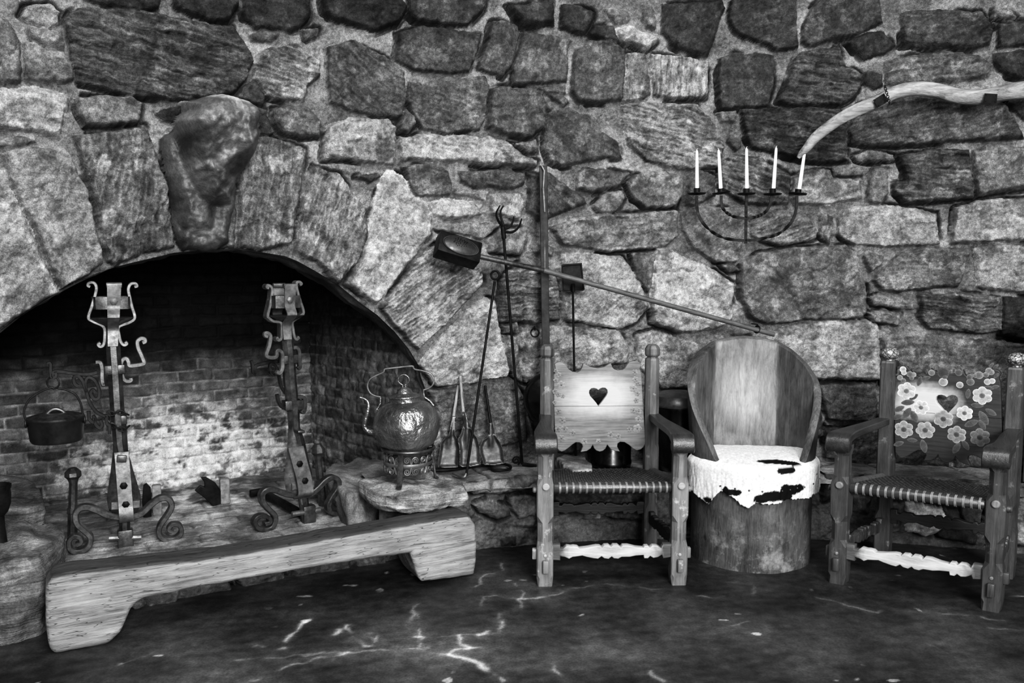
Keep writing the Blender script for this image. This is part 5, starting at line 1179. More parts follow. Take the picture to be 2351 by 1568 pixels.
vv = coords(nt, (1.2, 12, 16)); g1 = tex(nt, vv, 3.2, 6, .62, .5); g2 = tex(nt, coords(nt, (1, 10, 34)), 8, 5, .75); bl = tex(nt, coords(nt), 6, 4, .6)
ckn = tex(nt, coords(nt, (.8, 3, 9)), 4.5, 2, .5); ck = ramp(nt, math_n(nt, 'ABSOLUTE', math_n(nt, 'SUBTRACT', ckn, .5)), .002, .008, .30, 1)
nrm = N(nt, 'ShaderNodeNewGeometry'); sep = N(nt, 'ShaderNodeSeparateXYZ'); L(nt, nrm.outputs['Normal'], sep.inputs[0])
f = math_n(nt, 'ADD', math_n(nt, 'MULTIPLY', g1, .6), math_n(nt, 'ADD', math_n(nt, 'MULTIPLY', g2, .4), math_n(nt, 'MULTIPLY', bl, .25)))
val = ramp(nt, f, .46, .78, float(alb(80)), float(alb(164)))
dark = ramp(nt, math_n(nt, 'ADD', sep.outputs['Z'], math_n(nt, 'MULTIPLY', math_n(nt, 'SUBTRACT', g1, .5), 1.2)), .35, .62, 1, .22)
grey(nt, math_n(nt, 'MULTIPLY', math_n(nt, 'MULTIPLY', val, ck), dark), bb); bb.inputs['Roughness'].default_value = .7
bump(nt, bb, math_n(nt, 'ADD', g1, math_n(nt, 'MULTIPLY', g2, .6)), .6, .008)
root = empty('log_bench', Fb.o, Fb.yaw, 'long low bench carved from one weathered log, lying along the hearth edge', 'bench')
for nm, ol, dp_, sd in (('beam', beam_o, .145, 61), ('leg', legl_o, .15, 62), ('leg', legr_o, .235, 63)):
    pl = [(v.x, max(v.z, .0)) for v in Fb.ln(ol)]
    me = flat_mesh([pl], dp_, .010); me.transform(Matrix.Translation((0, dp_/2+(.0 if nm == 'beam' else .0015), 0)))
    m2, co, d = remesh_rock(me, .009, .003, 9, sd); m2.name = nm
    link(nm, m2, mb, root, 180)
# ------------------------------------------------------------------ the two armchairs
PANEL = [(325, 290), (345, 278), (375, 270), (405, 275), (430, 290), (452, 315), (475, 345), (515, 370), (565, 375), (595, 358), (613, 325), (628, 285), (700, 320), (780, 335), (850, 320), (917, 280), (935, 325), (955, 345), (990, 356), (1040, 352), (1068, 330), (1085, 300), (1110, 272), (1150, 262), (1195, 262), (1225, 275), (1238, 300), (1222, 335), (1238, 385), (1258, 700), (1282, 1085), (1262, 1125), (1230, 1150), (1190, 1160), (1150, 1140), (1110, 1105), (1060, 1076), (1015, 1073), (990, 1090), (985, 1120), (1012, 1170), (960, 1165), (915, 1145), (880, 1103), (862, 1140), (835, 1163), (800, 1172), (765, 1160), (742, 1140), (727, 1104), (705, 1140), (665, 1165), (600, 1176), (622, 1120), (612, 1095), (590, 1080), (550, 1078), (520, 1095), (470, 1135), (430, 1162), (400, 1172), (372, 1160), (340, 1120), (325, 900), (318, 700), (315, 400), (338, 360), (330, 325)]
HEART = [(788, 714), (765, 680), (735, 645), (705, 612), (694, 582), (697, 557), (715, 537), (742, 533), (768, 540), (787, 553), (805, 538), (830, 529), (856, 532), (875, 550), (879, 578), (868, 608), (835, 655), (808, 690)]
STRETCH = [(345, 1050), (440, 1045), (440, 1092), (470, 1095), (510, 1062), (560, 1070), (590, 1066), (635, 1072), (660, 1092), (760, 1080), (850, 1062), (890, 1064), (915, 1082), (940, 1055), (990, 1052), (1018, 1076), (1040, 1052), (1095, 1052), (1130, 1082), (1150, 1056), (1210, 1055), (1300, 1078), (1385, 1085), (1400, 1064), (1440, 1062), (1460, 1082), (1490, 1058), (1540, 1058), (1590, 1088), (1610, 1040), (1712, 1040), (1712, 1190), (1612, 1206), (1598, 1166), (1550, 1194), (1500, 1202), (1465, 1180), (1440, 1206), (1396, 1206), (1388, 1168), (1300, 1175), (1230, 1190), (1140, 1190), (1100, 1211), (1050, 1206), (1026, 1186), (990, 1213), (940, 1206), (910, 1184), (870, 1211), (820, 1206), (740, 1190), (690, 1175), (640, 1183), (580, 1190), (540, 1212), (490, 1190), (440, 1182), (440, 1230), (345, 1225)]
G1 = Fr(1403, 1339, 0, math.radians(1.5))
pan = [(v.x, v.z) for v in G1.ln(PANEL, 1190, 770, 4.355, .40)]
hrt = [(v.x, v.z) for v in G1.ln(HEART, 1190, 770, 4.355, .40)]
pcx = (min(p[0] for p in pan)+max(p[0] for p in pan))/2
pan = [(x-pcx, z) for x, z in pan]; hrt = [(x-pcx, z) for x, z in hrt]
stc = [(v.x, v.z) for v in G1.ln(STRETCH, 1200, 1040, 5.059, 0)]
scx = (min(p[0] for p in stc)+max(p[0] for p in stc))/2; stz = sum(p[1] for p in stc)/len(stc)
stw = max(p[0] for p in stc)-min(p[0] for p in stc); stc = [((x-scx)/stw, z-stz) for x, z in stc]
HC = (sum(p[0] for p in hrt)/len(hrt), sum(p[1] for p in hrt)/len(hrt))
def panel_mat(name, t0, t1, worn, r, seed):
    m, nt, b = new_mat(name)
    v0 = coords(nt); g = tex(nt, coords(nt, (1, 10, 14)), 5, 5, .65, .8); g2 = tex(nt, v0, 9, 4, .6)
    tc = N(nt, 'ShaderNodeTexCoord'); mp = N(nt, 'ShaderNodeMapping'); mp.inputs['Location'].default_value = (-HC[0]*.6, 0, -HC[1]+.01); mp.inputs['Scale'].default_value = (.6, 0, 1)
    L(nt, tc.outputs['Object'], mp.inputs['Vector']); ln = N(nt, 'ShaderNodeVectorMath', operation='LENGTH'); L(nt, mp.outputs[0], ln.inputs[0])
    dist = math_n(nt, 'ADD', ln.outputs['Value'], math_n(nt, 'MULTIPLY', math_n(nt, 'SUBTRACT', g2, .5), .09))
    f = math_n(nt, 'ADD', math_n(nt, 'MULTIPLY', g, .7), math_n(nt, 'MULTIPLY', g2, .3))
    val = ramp(nt, f, .38, .66, float(alb(t0)), float(alb(t1)))
    w = ramp(nt, dist, r*.45, r, 1, 0)
    mx = N(nt, 'ShaderNodeMix', data_type='FLOAT'); L(nt, w, mx.inputs[0]); L(nt, val, mx.inputs[2]); L(nt, ramp(nt, g, .3, .7, float(alb(worn*.9)), float(alb(worn))), mx.inputs[3])
    # joint between the two boards
    grey(nt, mx.outputs[0], b); b.inputs['Roughness'].default_value = .5; b.inputs['Specular IOR Level'].default_value = .35
    bump(nt, b, g, .2, .004); return m
M_DK = wood_mat('dark_oak', 40, 82, 2, 10, 10, .42, .5, wear=(14, .60), wear_t=112)
M_DK2 = wood_mat('dark_oak_arm', 34, 62, 1, 10, 8, .33, .5)
M_MID = wood_mat('worn_oak', 78, 128, 2, 10, 10, .5, .4, wear=(16, .58), wear_t=160)
M_MIDP = wood_mat('worn_oak_post', 54, 108, 2, 10, 10, .45, .45, wear=(12, .60), wear_t=140)
M_SHADE = wood_mat('dark_stretcher', 30, 52, 0, 10, 8, .5)
M_PALE = wood_mat('scuffed_stretcher', 118, 195, 0, 8, 12, .6, .3)
def pale_ends():
    nt = M_PALE.node_tree; b = [n for n in nt.nodes if n.type == 'BSDF_PRINCIPLED'][0]; src = b.inputs['Base Color'].links[0].from_node.inputs[0].links[0].from_socket
    tc = N(nt, 'ShaderNodeTexCoord'); sp = N(nt, 'ShaderNodeSeparateXYZ'); L(nt, tc.outputs['Object'], sp.inputs[0])
    ax = math_n(nt, 'ABSOLUTE', sp.outputs['X']); ax = math_n(nt, 'ADD', ax, math_n(nt, 'MULTIPLY', tex(nt, tc.outputs['Object'], 30, 3, .6), .05))
    grey(nt, math_n(nt, 'MULTIPLY', src, ramp(nt, ax, .205, .245, 1, .22)), b)
pale_ends()
M_PEG = wood_mat('peg_wood', 120, 165, 0, 4, 14, .5)
M_HIDE = plain_mat('rawhide_weave', 38, .38, .55, .5, 60, .4)
M_RAIL = wood_mat('rail_leather', 38, 70, 0, 8, 12, .28, .6)
M_BAND = plain_mat('pale_binding', 118, .35, .5, .35, 50, .3)
M_PETAL = tone_mat('flower_paint', .5, .35, .22, 220, .3, 120, .002)
def gilt():
    m, nt, b = new_mat('crackled_gilt'); v = coords(nt)
    vo = N(nt, 'ShaderNodeTexVoronoi', feature='DISTANCE_TO_EDGE'); vo.inputs['Scale'].default_value = 75; L(nt, v, vo.inputs['Vector'])
    grey(nt, ramp(nt, vo.outputs['Distance'], .02, .14, float(alb(30)), float(alb(150))), b); b.inputs['Roughness'].default_value = .3; b.inputs['Metallic'].default_value = .3; return m
M_GILT = gilt()
def octb(cx, cy, z, w, d, cf, cb):
    """octagon: front chamfer cf, back chamfer cb (front is -y)"""
    a, e = w/2, d/2
    return [(cx+a, cy+e-cb, z), (cx+a-cb, cy+e, z), (cx-a+cb, cy+e, z), (cx-a, cy+e-cb, z), (cx-a, cy-e+cf, z), (cx-a+cf, cy-e, z), (cx+a-cf, cy-e, z), (cx+a, cy-e+cf, z)]
def scallop(name, p, q, m, root, thick=.026, zs=1.0):
    p = Vector(p); q = Vector(q); d = q-p; Lh = math.hypot(d.x, d.y)
    me = flat_mesh([[(x*Lh, z*zs) for x, z in stc]], thick, .004)
    c = (p+q)/2; M = Matrix.Translation(c) @ Matrix.Rotation(math.atan2(d.y, d.x), 4, 'Z')
    b = B(); b.mesh(me, M); return b.build(name, m, root, 35)
def weave(root, xf, xr, y0, y1, z, z2, nxs=22, nys=26):
    """slung seat of twisted hide strips: warp over the rails, weft across"""
    nx, ny = 150, 130; u, v = np.meshgrid(np.linspace(0, 1, nx), np.linspace(0, 1, ny))
    w = xf+(xr-xf)*v; X = (u-.5)*2*w; Y = y0+(y1-y0)*v
    cu, cv = u*nxs*2, v*nys; par = np.where((np.floor(cu)+np.floor(cv)) % 2 == 0, 1, -1)
    Zw = par*.0028*np.abs(np.sin(PI*cu))*np.abs(np.sin(PI*cv))-.001*np.abs(np.cos(PI*cu))**8
    Z = z+(z2-z)*v+.004-.014*np.sin(PI*u)*np.sin(PI*v)+Zw
    V = np.stack([X, Y, Z], -1).reshape(-1, 3); Fq = grid_faces(ny, nx)
    V2 = V.copy(); V2[:, 2] -= .010
    T = alb(50*(1+.5*par*np.sin(PI*cu)**2*.6)*(1+.3*fbm(u*30, v*30, 4, 3))).ravel()
    e = lambda i: i+len(V)
    rim = list(range(nx))+[k_*nx+nx-1 for k_ in range(1, ny)]+[(ny-1)*nx+k_ for k_ in range(nx-2, -1, -1)]+[k_*nx for k_ in range(ny-2, 0, -1)]
    side = np.array([[rim[i], rim[(i+1) % len(rim)], e(rim[(i+1) % len(rim)]), e(rim[i])] for i in range(len(rim))])
    me = np_mesh('woven_seat', np.concatenate([V, V2]), np.concatenate([Fq, Fq[:, ::-1]+len(V), side]), np.concatenate([T, T]))
    return link('woven_seat', me, M_WEAVE, root)
M_WEAVE = tone_mat('woven_rawhide', .36, .6, .3, 200, .3, 150, .002)
def armchair(Gf, label, ball, skew=0.0):
    root = empty('armchair', Gf.o, Gf.yaw, label, 'armchair', 'pair of painted armchairs with heart cut backs')
    xf, xr, yr, zs = .2875, .250, .435, .425; zr2 = .385
    leg_m, post_m, arm_m = (M_DK, M_DK, M_DK2) if ball else (M_MID, M_MIDP, M_DK2)
    W_ = .070
    for sx in (-1, 1):
        b = B(); prof = [(0, .060, .004), (.035, .070, .012), (.05, .070, .004), (.165, .070, .004), (.195, .062, .020), (.275, .062, .020), (.305, .070, .004), (.440, .070, .004), (.470, .060, .020), (.560, .058, .020), (.585, .066, .006), (.606, .066, .006)]
        b.loft([octb(sx*xf, 0, z, w, .066, cf, cf*.8) for z, w, cf in prof]); lg = b.build('front_leg', leg_m, root, 25)
        b = B(); b.box((sx*xf+.002, -.040, .090), (.026, .026, .056), bev=.005); b.build('wedge_peg', leg_m, lg, 30)
        b = B(); b.lathe([(.0155, 0), (.0155, .008), (.012, .011), (0, .011)], (sx*xf+.002, -.032, .435), 18, axis=(0, -1, 0), cap=False); b.build('round_peg', M_PEG if not ball else M_MID, lg, 40)
        b = B(); b.lathe([(.0065, 0), (.0065, .006), (0, .008)], (sx*xf, -.032, .137), 10, axis=(0, -1, 0), cap=False); b.build('small_peg', M_PEG if not ball else M_MID, lg, 40)
        b = B(); b.box((sx*(xf+.042), 0, .135), (.024, .024, .046), bev=.004); b.build('tenon', leg_m, lg, 30)
        b = B(); b.lathe([(.013, 0), (.013, .018), (.009, .022), (0, .022)], (sx*(xf+.030), 0, zs-.012), 14, axis=(sx, 0, 0), cap=False); b.build('rail_end', leg_m, lg, 40)
        # rear leg and post in one piece
        b = B(); pr = [(0, .062, .004), (.06, .066, .006), (.20, .066, .006), (.235, .058, .016), (.30, .058, .016), (.335, .066, .005), (.44, .066, .006), (.50, .066, .006)]
        top = .928
        rings = [octb(sx*xr, yr, z, w, .060, cf, .004) for z, w, cf in pr]
        c_ = .006 if ball else .019
        for z, w in ((.52, .066), (.60, .066), (.92, .064), (top, .062), (top+.003, .054)): rings.append(octb(sx*xr, yr, z, w, .060 if z < .925 else .052, c_, c_*.8))
        b.loft(rings); pst = b.build('rear_post', post_m, root, 25)
        b = B()
        if ball:
            b.lathe([(.020, top), (.018, top+.008), (.026, top+.012), (.036, top+.022), (.040, top+.034), (.037, top+.046), (.026, top+.058), (.010, top+.063), (.0, top+.064)], (sx*xr, yr, 0), 28, cap=False); b.build('finial', M_GILT, pst, 60)
        else:
            for z in (0,): pass
            b.loft([octb(sx*xr, yr, z, w, w, w*.29, w*.29) for z, w in ((top, .046), (top+.008, .046), (top+.012, .060), (top+.020, .066), (top+.046, .066), (top+.060, .052), (top+.068, .030))]); b.build('finial', post_m, pst, 15)
        # arm: flat board bowed outwards, rolled over at the front
        b = B(); pth = spline([(sx*(xr+.010), yr-.005, .650), (sx*(xr+.014), .28, .650), (sx*(xf-.0), .08, .645), (sx*(xf+.0), -.020, .645), (sx*xf, -.052, .634), (sx*xf, -.060, .608), (sx*xf, -.052, .594)], 6)
        n_ = len(pth); rg = []
        for i, p in enumerate(pth):
            t = (pth[min(i+1, n_-1)]-pth[max(i-1, 0)]).normalized(); xx = Vector((1, 0, 0)); nn = xx.cross(t).normalized()
            f = i/(n_-1); wd = .028+.020*sstep(.1, .55, np.array(f)).item(); th = .015+.003*f
            k_ = .004
            rg.append([p+xx*a_+nn*c2 for a_, c2 in ((wd, th-k_), (wd-k_, th), (-wd+k_, th), (-wd, th-k_), (-wd, -th+k_), (-wd+k_, -th), (wd-k_, -th), (wd, -th+k_))])
        b.loft(rg); b.build('armrest', arm_m, root, 40)
        # side seat rail, wound with hide
        b = B(); p0, p1 = Vector((sx*xf, .02, zs)), Vector((sx*xr, yr-.02, zr2)); b.sweep([p0, p1], r=.017, n=12)
        b.mi = 1
        for i in range(30):
            f = .08+.84*i/29; b.torus(p0+(p1-p0)*f+Vector((0, 0, .0)), .020, .0036, axis=p1-p0, n=14, m=5)
        b.build('side_rail', [M_RAIL, M_WIND], root, 50)
        scallop('side_stretcher', (sx*xf, .03, .165), (sx*xr, yr-.03, .165), M_SHADE if not ball else M_DK, root)
    for nm, xx, yy, rr_, nb in (('front_rail', xf-.030, -.002, .022, 17), ('rear_rail', xr-.030, yr, .016, 15)):
        b = B(); zs_ = zs if nm == 'front_rail' else zr2; b.sweep([(-xx, yy, zs_-.004), (-xx+.004, yy, zs_-.004), (-xx+.012, yy, zs_-.004), (xx-.012, yy, zs_-.004), (xx-.004, yy, zs_-.004), (xx, yy, zs_-.004)], r=[rr_*.6, rr_*.85, rr_, rr_, rr_*.85, rr_*.6], n=18)
        b.mi = 1
        for i in range(nb):
            x = -xx+.030+(2*xx-.06)*i/(nb-1)
            for dx in (0, .0045): b.torus((x+dx, yy, zs_-.004), rr_+.0008, .0026, axis=(1, .06, 0), n=18, m=5)
        b.build(nm, [M_RAIL, M_BAND if nm == 'front_rail' else M_RAIL], root, 50)
    weave(root, xf-.022, xr-.022, .004, yr-.004, zs+.006, zr2+.006)
    scallop('front_stretcher', (-xf+.03, -.004, stz), (xf-.03, -.004, stz), M_PALE, root, .034)
    scallop('rear_stretcher', (-xr+.03, yr+.0, .205), (xr-.03, yr+.0, .205), M_SHADE, root)
    # painted back board with the heart cut out
    kx = (xr-.030)*2/(max(p[0] for p in pan)-min(p[0] for p in pan))
    pp = [(x*kx, z) for x, z in pan]
    me = flat_mesh([pp, hrt], .024, .003); b = B(); b.mesh(me, Matrix.Translation((0, yr-.006, 0)))
    b.mi = 1; tl = b.bm.verts.layers.float.new('tone')
    def disc(cx, cz, rx, rz, ang, t_c, t_r, y, nseg=14, pinch=0.0):
        n0 = len(b.bm.verts)
        ca, sa = math.cos(ang), math.sin(ang); ring = []
        for rr in (1.0, .72):
            L_ = []
            for j in range(nseg):
                th = 2*PI*j/nseg; ex = rr*rx*math.cos(th); ez = rr*rz*math.sin(th)*(1-pinch*abs(math.cos(th))**2)
                vtx = b.bm.verts.new((cx+ex*ca-ez*sa, y-(.0006 if rr < 1 else 0), cz+ex*sa+ez*ca)); vtx[tl] = float(alb(t_r if rr == 1 else t_c+(t_r-t_c)*.25)); L_.append(vtx)
            ring.append(L_)
        for j in range(nseg):
            i2 = (j+1) % nseg; b.face((ring[0][j], ring[0][i2], ring[1][i2], ring[1][j]))
        c0 = b.bm.verts.new((cx, y-.0007, cz)); c0[tl] = float(alb(t_c))
        for j in range(nseg): b.face((ring[1][j], ring[1][(j+1) % nseg], c0))
    yf = yr-.006-.0122
    rs = random.Random(11)
    def flower(cx, cz, r, t, lv=0):
        ph = rs.uniform(0, 1)
        for k_ in range(6):
            a_ = ph+k_*PI/3; disc(cx+.52*r*math.cos(a_), cz+.52*r*math.sin(a_), r*.50, r*.44, a_, t*.82, min(255, t*1.15), yf-.0006-.0001*k_)
        disc(cx, cz, r*.30, r*.30, 0, t*.45, t*.75, yf-.0018)
    if ball:
        to = lambda x, y: (lambda v: (v.x-skew, v.z))(Gf.at(1880+x/4.48, 770+y/4.48, yr-.018))
        sc_ = (Gf.at(2000, 900, .4)-Gf.at(2100, 900, .4)).length/448
        for x, y, ln_, an in ((865, 285, 36, -50), (912, 305, 30, 75), (945, 340, 26, 60), (825, 370, 28, 85), (812, 405, 22, 30), (1045, 470, 58, 75), (985, 635, 55, 40), (925, 690, 70, 10), (835, 755, 62, 30), (815, 840, 62, 25), (915, 800, 75, 60), (990, 835, 75, -60), (830, 1115, 58, 25), (970, 1078, 55, 0), (1088, 1140, 78, -75), (1425, 1160, 70, 65), (1520, 1130, 62, -60), (1578, 905, 75, 30), (1705, 850, 85, -60), (1640, 720, 62, 0), (1545, 600, 55, 85), (1785, 310, 36, 60), (1830, 320, 34, 40), (1835, 415, 36, 55), (1825, 530, 40, 15), (1690, 920, 62, -60), (1780, 790, 62, -30), (1760, 540, 48, -10), (1120, 370, 26, 80), (1150, 335, 26, -80), (1200, 345, 24, 80), (1400, 360, 28, 80), (1475, 350, 34, -70), (1110, 440, 50, 20), (1730, 640, 40, 40)):
            x0, z0 = to(x, y); disc(x0, z0, ln_*sc_, ln_*sc_*.48, math.radians(an), 68, 92, yf-.0004, 14, .35)
        for x, y, r, t in ((912, 572, 98, 178), (1692, 620, 98, 165), (1062, 742, 82, 190), (1510, 800, 82, 180), (1292, 860, 100, 138), (885, 968, 100, 138), (1105, 975, 98, 142), (1428, 1020, 96, 128), (1668, 1050, 100, 100)):
            x0, z0 = to(x, y); flower(x0, z0, r*sc_, t)
        for x, y, r, t in ((875, 350, 34, 180), (885, 385, 28, 170), (845, 435, 30, 128), (880, 465, 26, 110), (945, 400, 34, 112), (985, 405, 28, 130), (965, 440, 24, 105), (1170, 385, 34, 120), (1290, 385, 60, 70), (1305, 425, 30, 92), (1290, 480, 46, 150), (1450, 385, 36, 88), (1660, 410, 42, 112), (1625, 415, 26, 120), (1760, 365, 34, 118), (1785, 380, 30, 125), (1730, 405, 30, 110), (1745, 478, 34, 160), (1795, 470, 30, 175), (1570, 480, 40, 100), (1460, 510, 36, 150), (1560, 430, 30, 95)):
            x0, z0 = to(x, y); disc(x0, z0, r*sc_, r*sc_, 0, t*.75, t*1.15, yf-.0010)
    else:
        to = lambda x, y: (lambda v: (v.x, v.z))(Gf.at(1190+x/4.355, 770+y/4.355, yr-.018))
        sc_ = (Gf.at(1300, 900, .4)-Gf.at(1400, 900, .4)).length/435.5
        for x, y, r, t in ((430, 495, 46, 158), (405, 395, 30, 150), (375, 355, 26, 140), (375, 450, 30, 142), (365, 560, 30, 146), (400, 590, 30, 140), (445, 605, 26, 150), (362, 670, 24, 146), (400, 760, 34, 134), (440, 850, 40, 136), (460, 935, 42, 140), (395, 940, 34, 138), (540, 975, 36, 142), (430, 1030, 40, 140), (660, 1060, 34, 158), (920, 995, 36, 156), (800, 1060, 30, 152), (1165, 370, 34, 148), (1170, 440, 34, 150), (1200, 480, 28, 148), (1150, 530, 42, 160), (1190, 580, 30, 152), (1180, 650, 30, 146), (1150, 750, 36, 148), (1205, 760, 36, 152), (1200, 840, 40, 150), (1190, 930, 48, 160), (1110, 940, 30, 146), (1000, 1010, 30, 148)):
            x0, z0 = to(x, y)
            ph = rs.uniform(0, 1)
            for k_ in range(5):
                a_ = ph+k_*2*PI/5; disc(x0+.5*r*sc_*math.cos(a_), z0+.5*r*sc_*math.sin(a_), r*sc_*.46, r*sc_*.40, a_, t*.70, t*.84, yf-.0005-.0001*k_, 10)
            disc(x0, z0, r*sc_*.25, r*sc_*.25, 0, t*.5, t*.65, yf-.0014, 8)
    b.mi = 2; zj = min(p[1] for p in hrt)
    b.box((0, yf-.0002, zj+.001), (kx*(max(p[0] for p in pan)-min(p[0] for p in pan))*.985, .0008, .0016))
    b.build('backrest', [panel_mat('floral_back_board' if ball else 'pale_back_board', *((42, 62, 185, .105, 1) if ball else (86, 124, 182, .13, 2))), M_PETAL, M_BLACK], root, 30)
    for ob in C.objects:
        if skew and ob.type == 'MESH' and (ob.parent is root or (ob.parent and ob.parent.parent is root)):
            ob.data.transform(Matrix(((1, skew/yr, 0, 0), (0, 1, 0, 0), (0, 0, 1, 0), (0, 0, 0, 1))))
    return root
M_WIND = plain_mat('wound_hide', 72, .4, .5, .3, 60, .2)
armchair(G1, 'pale worn wooden armchair with octagonal posts and a heart cut in its back', False)
G2 = Fr(1, 1, 0, math.radians(-30.0), o=(1.664, 3.337, 0))
armchair(G2, 'dark wooden armchair with pale painted flowers and round crackled finials', True, .09)
# ------------------------------------------------------------------ tub chair hollowed from a log
TC = Vector((1.128, 3.845, 0))
Ft = Fr(0, 0, 0, math.radians(-4), o=TC)
tub = empty('tub_chair', TC, Ft.yaw, 'high rounded chair hollowed from a log, cowhide draped on its seat', 'chair')
nth = 128
phis = np.linspace(0, 2*PI, nth, endpoint=False)      # 0 = front, grows to the viewer's right
def rim_z(ph):
    a = abs((ph+PI) % (2*PI)-PI); d = math.degrees(a)
    xs = [0, 40, 48, 56, 66, 80, 95, 110, 125, 140, 160, 180]; zs = [.455, .46, .50, .575, .655, .75, .835, .905, .958, .992, 1.012, 1.018]
    return float(np.interp(d, xs, zs))
def out_r(ph, z):
    a = abs((ph+PI) % (2*PI)-PI); rx = .276+.030*sstep(.25, .85, np.array(z)).item(); ry = .268
    # slightly squared at the back
    c, s = math.cos(a), math.sin(a); r = 1/math.sqrt((s/rx)**2+(c/(ry if a < PI/2 else ry*.86))**2)
    return r*(1+.010*math.sin(5*ph+1)+.006*math.sin(9*ph))
def in_pt(ph, z):
    """inside: flat adzed back panel and two hollowed wings"""
    r = out_r(ph, z)-.034; x = r*math.sin(ph); y = -r*math.cos(ph)
    back = .150; y = min(y, back+.02*max(0, z-.45))
    wx = .215
    if y > .0 and abs(x) > .150: y = min(y, back-(abs(x)-.150)*1.35)
    return x, y
b = B(); rows = []
levels = 26; inner = 18
for i in range(levels):
    f = i/(levels-1); rows.append([(lambda r, z: (r*math.sin(p), -r*math.cos(p), z))(out_r(p, f*rim_z(p)), f*rim_z(p)) for p in phis])
rows.append([(lambda r, z: (r*math.sin(p), -r*math.cos(p), z+.006))(out_r(p, rim_z(p))-.010, rim_z(p)) for p in phis])
def lerp2(p, z, k):
    r = out_r(p, z); xo, yo = r*math.sin(p), -r*math.cos(p); xi, yi = in_pt(p, z); return (xo+(xi-xo)*k, yo+(yi-yo)*k)
rows.append([(*lerp2(p, rim_z(p), .70), rim_z(p)+.006) for p in phis])
for i in range(inner):
    f = 1-i/(inner-1)
    row = []
    for p in phis:
        z0 = .42; zt = max(rim_z(p)-.004, z0+.002); z = z0+(zt-z0)*f; row.append((*in_pt(p, z), z))
    rows.append(row)
b.loft(rows, cap=True)
mt, nt, bb = new_mat('tub_log')
v0 = coords(nt); g = tex(nt, coords(nt, (9, 9, 1.6)), 3.2, 6, .68, .9); g2 = tex(nt, coords(nt, (20, 20, 3)), 7, 4, .7); bl = tex(nt, v0, 5, 5, .65)
tc = N(nt, 'ShaderNodeTexCoord'); sp = N(nt, 'ShaderNodeSeparateXYZ'); L(nt, tc.outputs['Object'], sp.inputs[0])
f = math_n(nt, 'ADD', math_n(nt, 'MULTIPLY', g, .45), math_n(nt, 'ADD', math_n(nt, 'MULTIPLY', g2, .25), math_n(nt, 'MULTIPLY', bl, .4)))
val = ramp(nt, f, .42, .70, float(alb(42)), float(alb(104)))
# rubbed pale patch on the back board and scuffs low on the front
mp = N(nt, 'ShaderNodeMapping'); mp.inputs['Location'].default_value = (-.0, -.155/.12*0, -.745*1.0); mp.inputs['Scale'].default_value = (1.2, 0, 1.0); L(nt, tc.outputs['Object'], mp.inputs['Vector'])
ln = N(nt, 'ShaderNodeVectorMath', operation='LENGTH'); L(nt, mp.outputs[0], ln.inputs[0])
inside = math_n(nt, 'MULTIPLY', ramp(nt, sp.outputs['Y'], .10, .14, 0, 1), ramp(nt, math_n(nt, 'ADD', ln.outputs['Value'], math_n(nt, 'MULTIPLY', math_n(nt, 'SUBTRACT', bl, .5), .22)), .10, .24, 1, 0))
flatb = math_n(nt, 'MULTIPLY', ramp(nt, sp.outputs['Y'], .11, .135, 0, .38), ramp(nt, math_n(nt, 'ABSOLUTE', sp.outputs['X']), .145, .155, 1, 0))
w = math_n(nt, 'MAXIMUM', inside, flatb)
mx = N(nt, 'ShaderNodeMix', data_type='FLOAT'); L(nt, w, mx.inputs[0]); L(nt, val, mx.inputs[2]); L(nt, ramp(nt, f, .40, .66, float(alb(92)), float(alb(158))), mx.inputs[3])
low = math_n(nt, 'MULTIPLY', ramp(nt, sp.outputs['Z'], .34, .08, 0, .8), ramp(nt, tex(nt, v0, 11, 6, .75), .50, .66, 0, 1))
mx2 = N(nt, 'ShaderNodeMix', data_type='FLOAT'); L(nt, low, mx2.inputs[0]); L(nt, mx.outputs[0], mx2.inputs[2]); mx2.inputs[3].default_value = float(alb(140))
grey(nt, mx2.outputs[0], bb); bb.inputs['Roughness'].default_value = .45; bb.inputs['Specular IOR Level'].default_value = .4
bump(nt, bb, math_n(nt, 'ADD', g, math_n(nt, 'MULTIPLY', g2, .6)), .45, .008)
b.build('log_shell', mt, tub, 50)
# cowhide: seat disc and a ragged skirt nailed round the front
PB = [(0, -.0), ]
SP = 25                       # seat disc rings
na = 220; amax = math.radians(84)
an = np.linspace(-amax, amax, na)
zseat = .492
low_px = [(-84, .13), (-75, .13), (-62, .165), (-50, .19), (-44, .15), (-38, .115), (-33, .12), (-27, .135), (-20, .165), (-13, .178), (-7, .15), (0, .155), (8, .155), (15, .15), (20, .135), (28, .14), (38, .145), (48, .15), (54, .138), (62, .145), (70, .145), (84, .12)]
dl = np.interp(np.degrees(an), [p[0] for p in low_px], [p[1] for p in low_px])+.006*noise(an*22, an*0, 7)+.004*noise(an*60, an*0, 8)
rows_v = []; rows_t = []; nd = 44; ns_ = 34
ro = np.array([out_r(a_ % (2*PI), .46) for a_ in an])
for i in range(nd):                                       # top, from a chord at the back to the front edge
    f = i/(nd-1); x = ro*np.sin(an); y = -ro*np.cos(an); yb = .125
    X = x*(.82+.18*f); Yv = yb+(y-yb)*f
    rows_v.append(np.stack([X, Yv, zseat+.012*np.sin(PI*f)-.010*f**4+.002*noise(X*30, Yv*30, 3)], -1))
for i in range(1, ns_+1):
    f = i/ns_; rr = ro+.012*math.sin(min(1, f*6)*PI/2)+.005+.006*noise(an*7, an*0+f*1.5, 12)*f+.003*noise(an*26, an*0+f*3, 14)*f
    rows_v.append(np.stack([rr*np.sin(an), -rr*np.cos(an), zseat-.010-.004-dl*f], -1))
V = np.concatenate(rows_v); nr_ = len(rows_v)
th = np.arctan2(V[:, 0], -V[:, 1]); dgr = np.degrees(th); zz_ = V[:, 2]; top_ = np.arange(len(V)) < nd*na
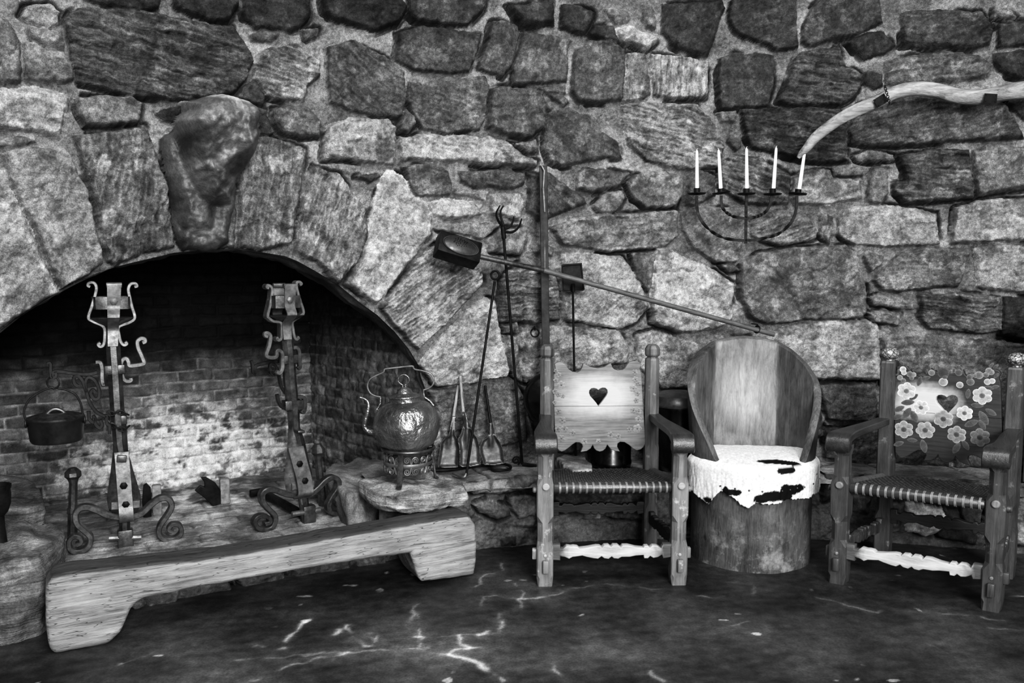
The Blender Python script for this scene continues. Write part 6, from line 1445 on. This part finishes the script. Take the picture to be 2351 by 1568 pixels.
T = np.full(len(V), 215.)+14*noise(th*30, zz_*14, 20)+8*noise(th*90, zz_*25, 21)
wn = 3*noise(th*7, zz_*24, 22)+1.2*noise(th*30, zz_*90, 23)
def spot(cd, cz, rd, rz, side=True):
    m = ((dgr-cd+wn)/rd)**2+((zz_-cz+wn*.0012)/rz)**2; return np.where((~top_) if side else top_, 1-sstep(.75, 1.05, m), 0)
bk_ = np.maximum.reduce([spot(25, .381, 8, .026), spot(33, .383, 7, .020), spot(18, .386, 5, .026), spot(8, .358, 12, .024), spot(-3, .345, 8, .018), spot(17, .352, 8, .020), spot(-33, .366, 5, .022), spot(-26, .364, 5, .016), spot(20.6, .468, 10, .015), spot(-50, .306, 5, .016)])
bx_ = np.where(top_, 1-sstep(.8, 1.05, ((V[:, 0]-.075)/.10)**2+((V[:, 1]+.215)/.028)**2), 0)
T = T+(14-T)*np.maximum(bk_, bx_)
M_FUR = tone_mat('cow_hair', .75, .2, .05, 420, .5, 230, .003)
me = np_mesh('cowhide', V, grid_faces(nr_, na)[:, ::-1], alb(T))
hd = link('cowhide', me, M_FUR, tub); md = hd.modifiers.new('t', 'SOLIDIFY'); md.thickness = .004; md.offset = 1
for dg_, z in ((-77, .40), (-38, .398), (-25, .396), (-13, .393), (-2, .392), (8, .394), (15, .394), (23, .396), (31, .399), (40, .398), (53, .402), (60, .44), (76, .40)):
    a_ = math.radians(dg_); r = out_r(a_ % (2*PI), .42)+.023
    b = B(); b.ball((r*math.sin(a_), -r*math.cos(a_), z-.013), .0042, seg=8); b.build('tack', M_STEEL, hd, 60)
b = B(); b.box((0.0, -.255, .006), (.02, .012, .010), bev=.003); b.build('shim', M_PALE, tub, 30)
# ------------------------------------------------------------------ light: big window wall behind the viewer, dim room around
def area(name, loc, target, sx, sy, power):
    l = bpy.data.lights.new(name, 'AREA'); l.shape = 'RECTANGLE'; l.size = sx; l.size_y = sy; l.energy = power
    o = bpy.data.objects.new(name, l); C.objects.link(o); o.location = loc
    o.rotation_euler = (Vector(target)-Vector(loc)).to_track_quat('-Z', 'Y').to_euler(); return o
area('window_light', (2.0, -2.9, 3.1), (-.1, 4.0, .8), 2.0, 1.6, 600)
area('skylight', (.4, .6, 4.6), (.1, 4.3, 1.0), 3.0, 1.6, 210)
area('door_light', (.9, -2.6, 1.7), (-.1, 4.2, .75), 1.1, 1.3, 110)
w = bpy.data.worlds.new('room'); w.use_nodes = True; bpy.context.scene.world = w
w.node_tree.nodes['Background'].inputs[0].default_value = (1, 1, 1, 1); w.node_tree.nodes['Background'].inputs[1].default_value = .24
sc = bpy.context.scene; sc.view_settings.view_transform = 'Standard'; sc.view_settings.look = 'None'; sc.view_settings.exposure = -0.10
sc.view_settings.use_curve_mapping = True
cv = sc.view_settings.curve_mapping; c_ = cv.curves[3]
c_.points[0].location = (0, 0); c_.points[-1].location = (1, 1)
for x_, y_ in ((.04, .022), (.16, .125), (.42, .46), (.72, .80)): c_.points.new(x_, y_)
cv.update()
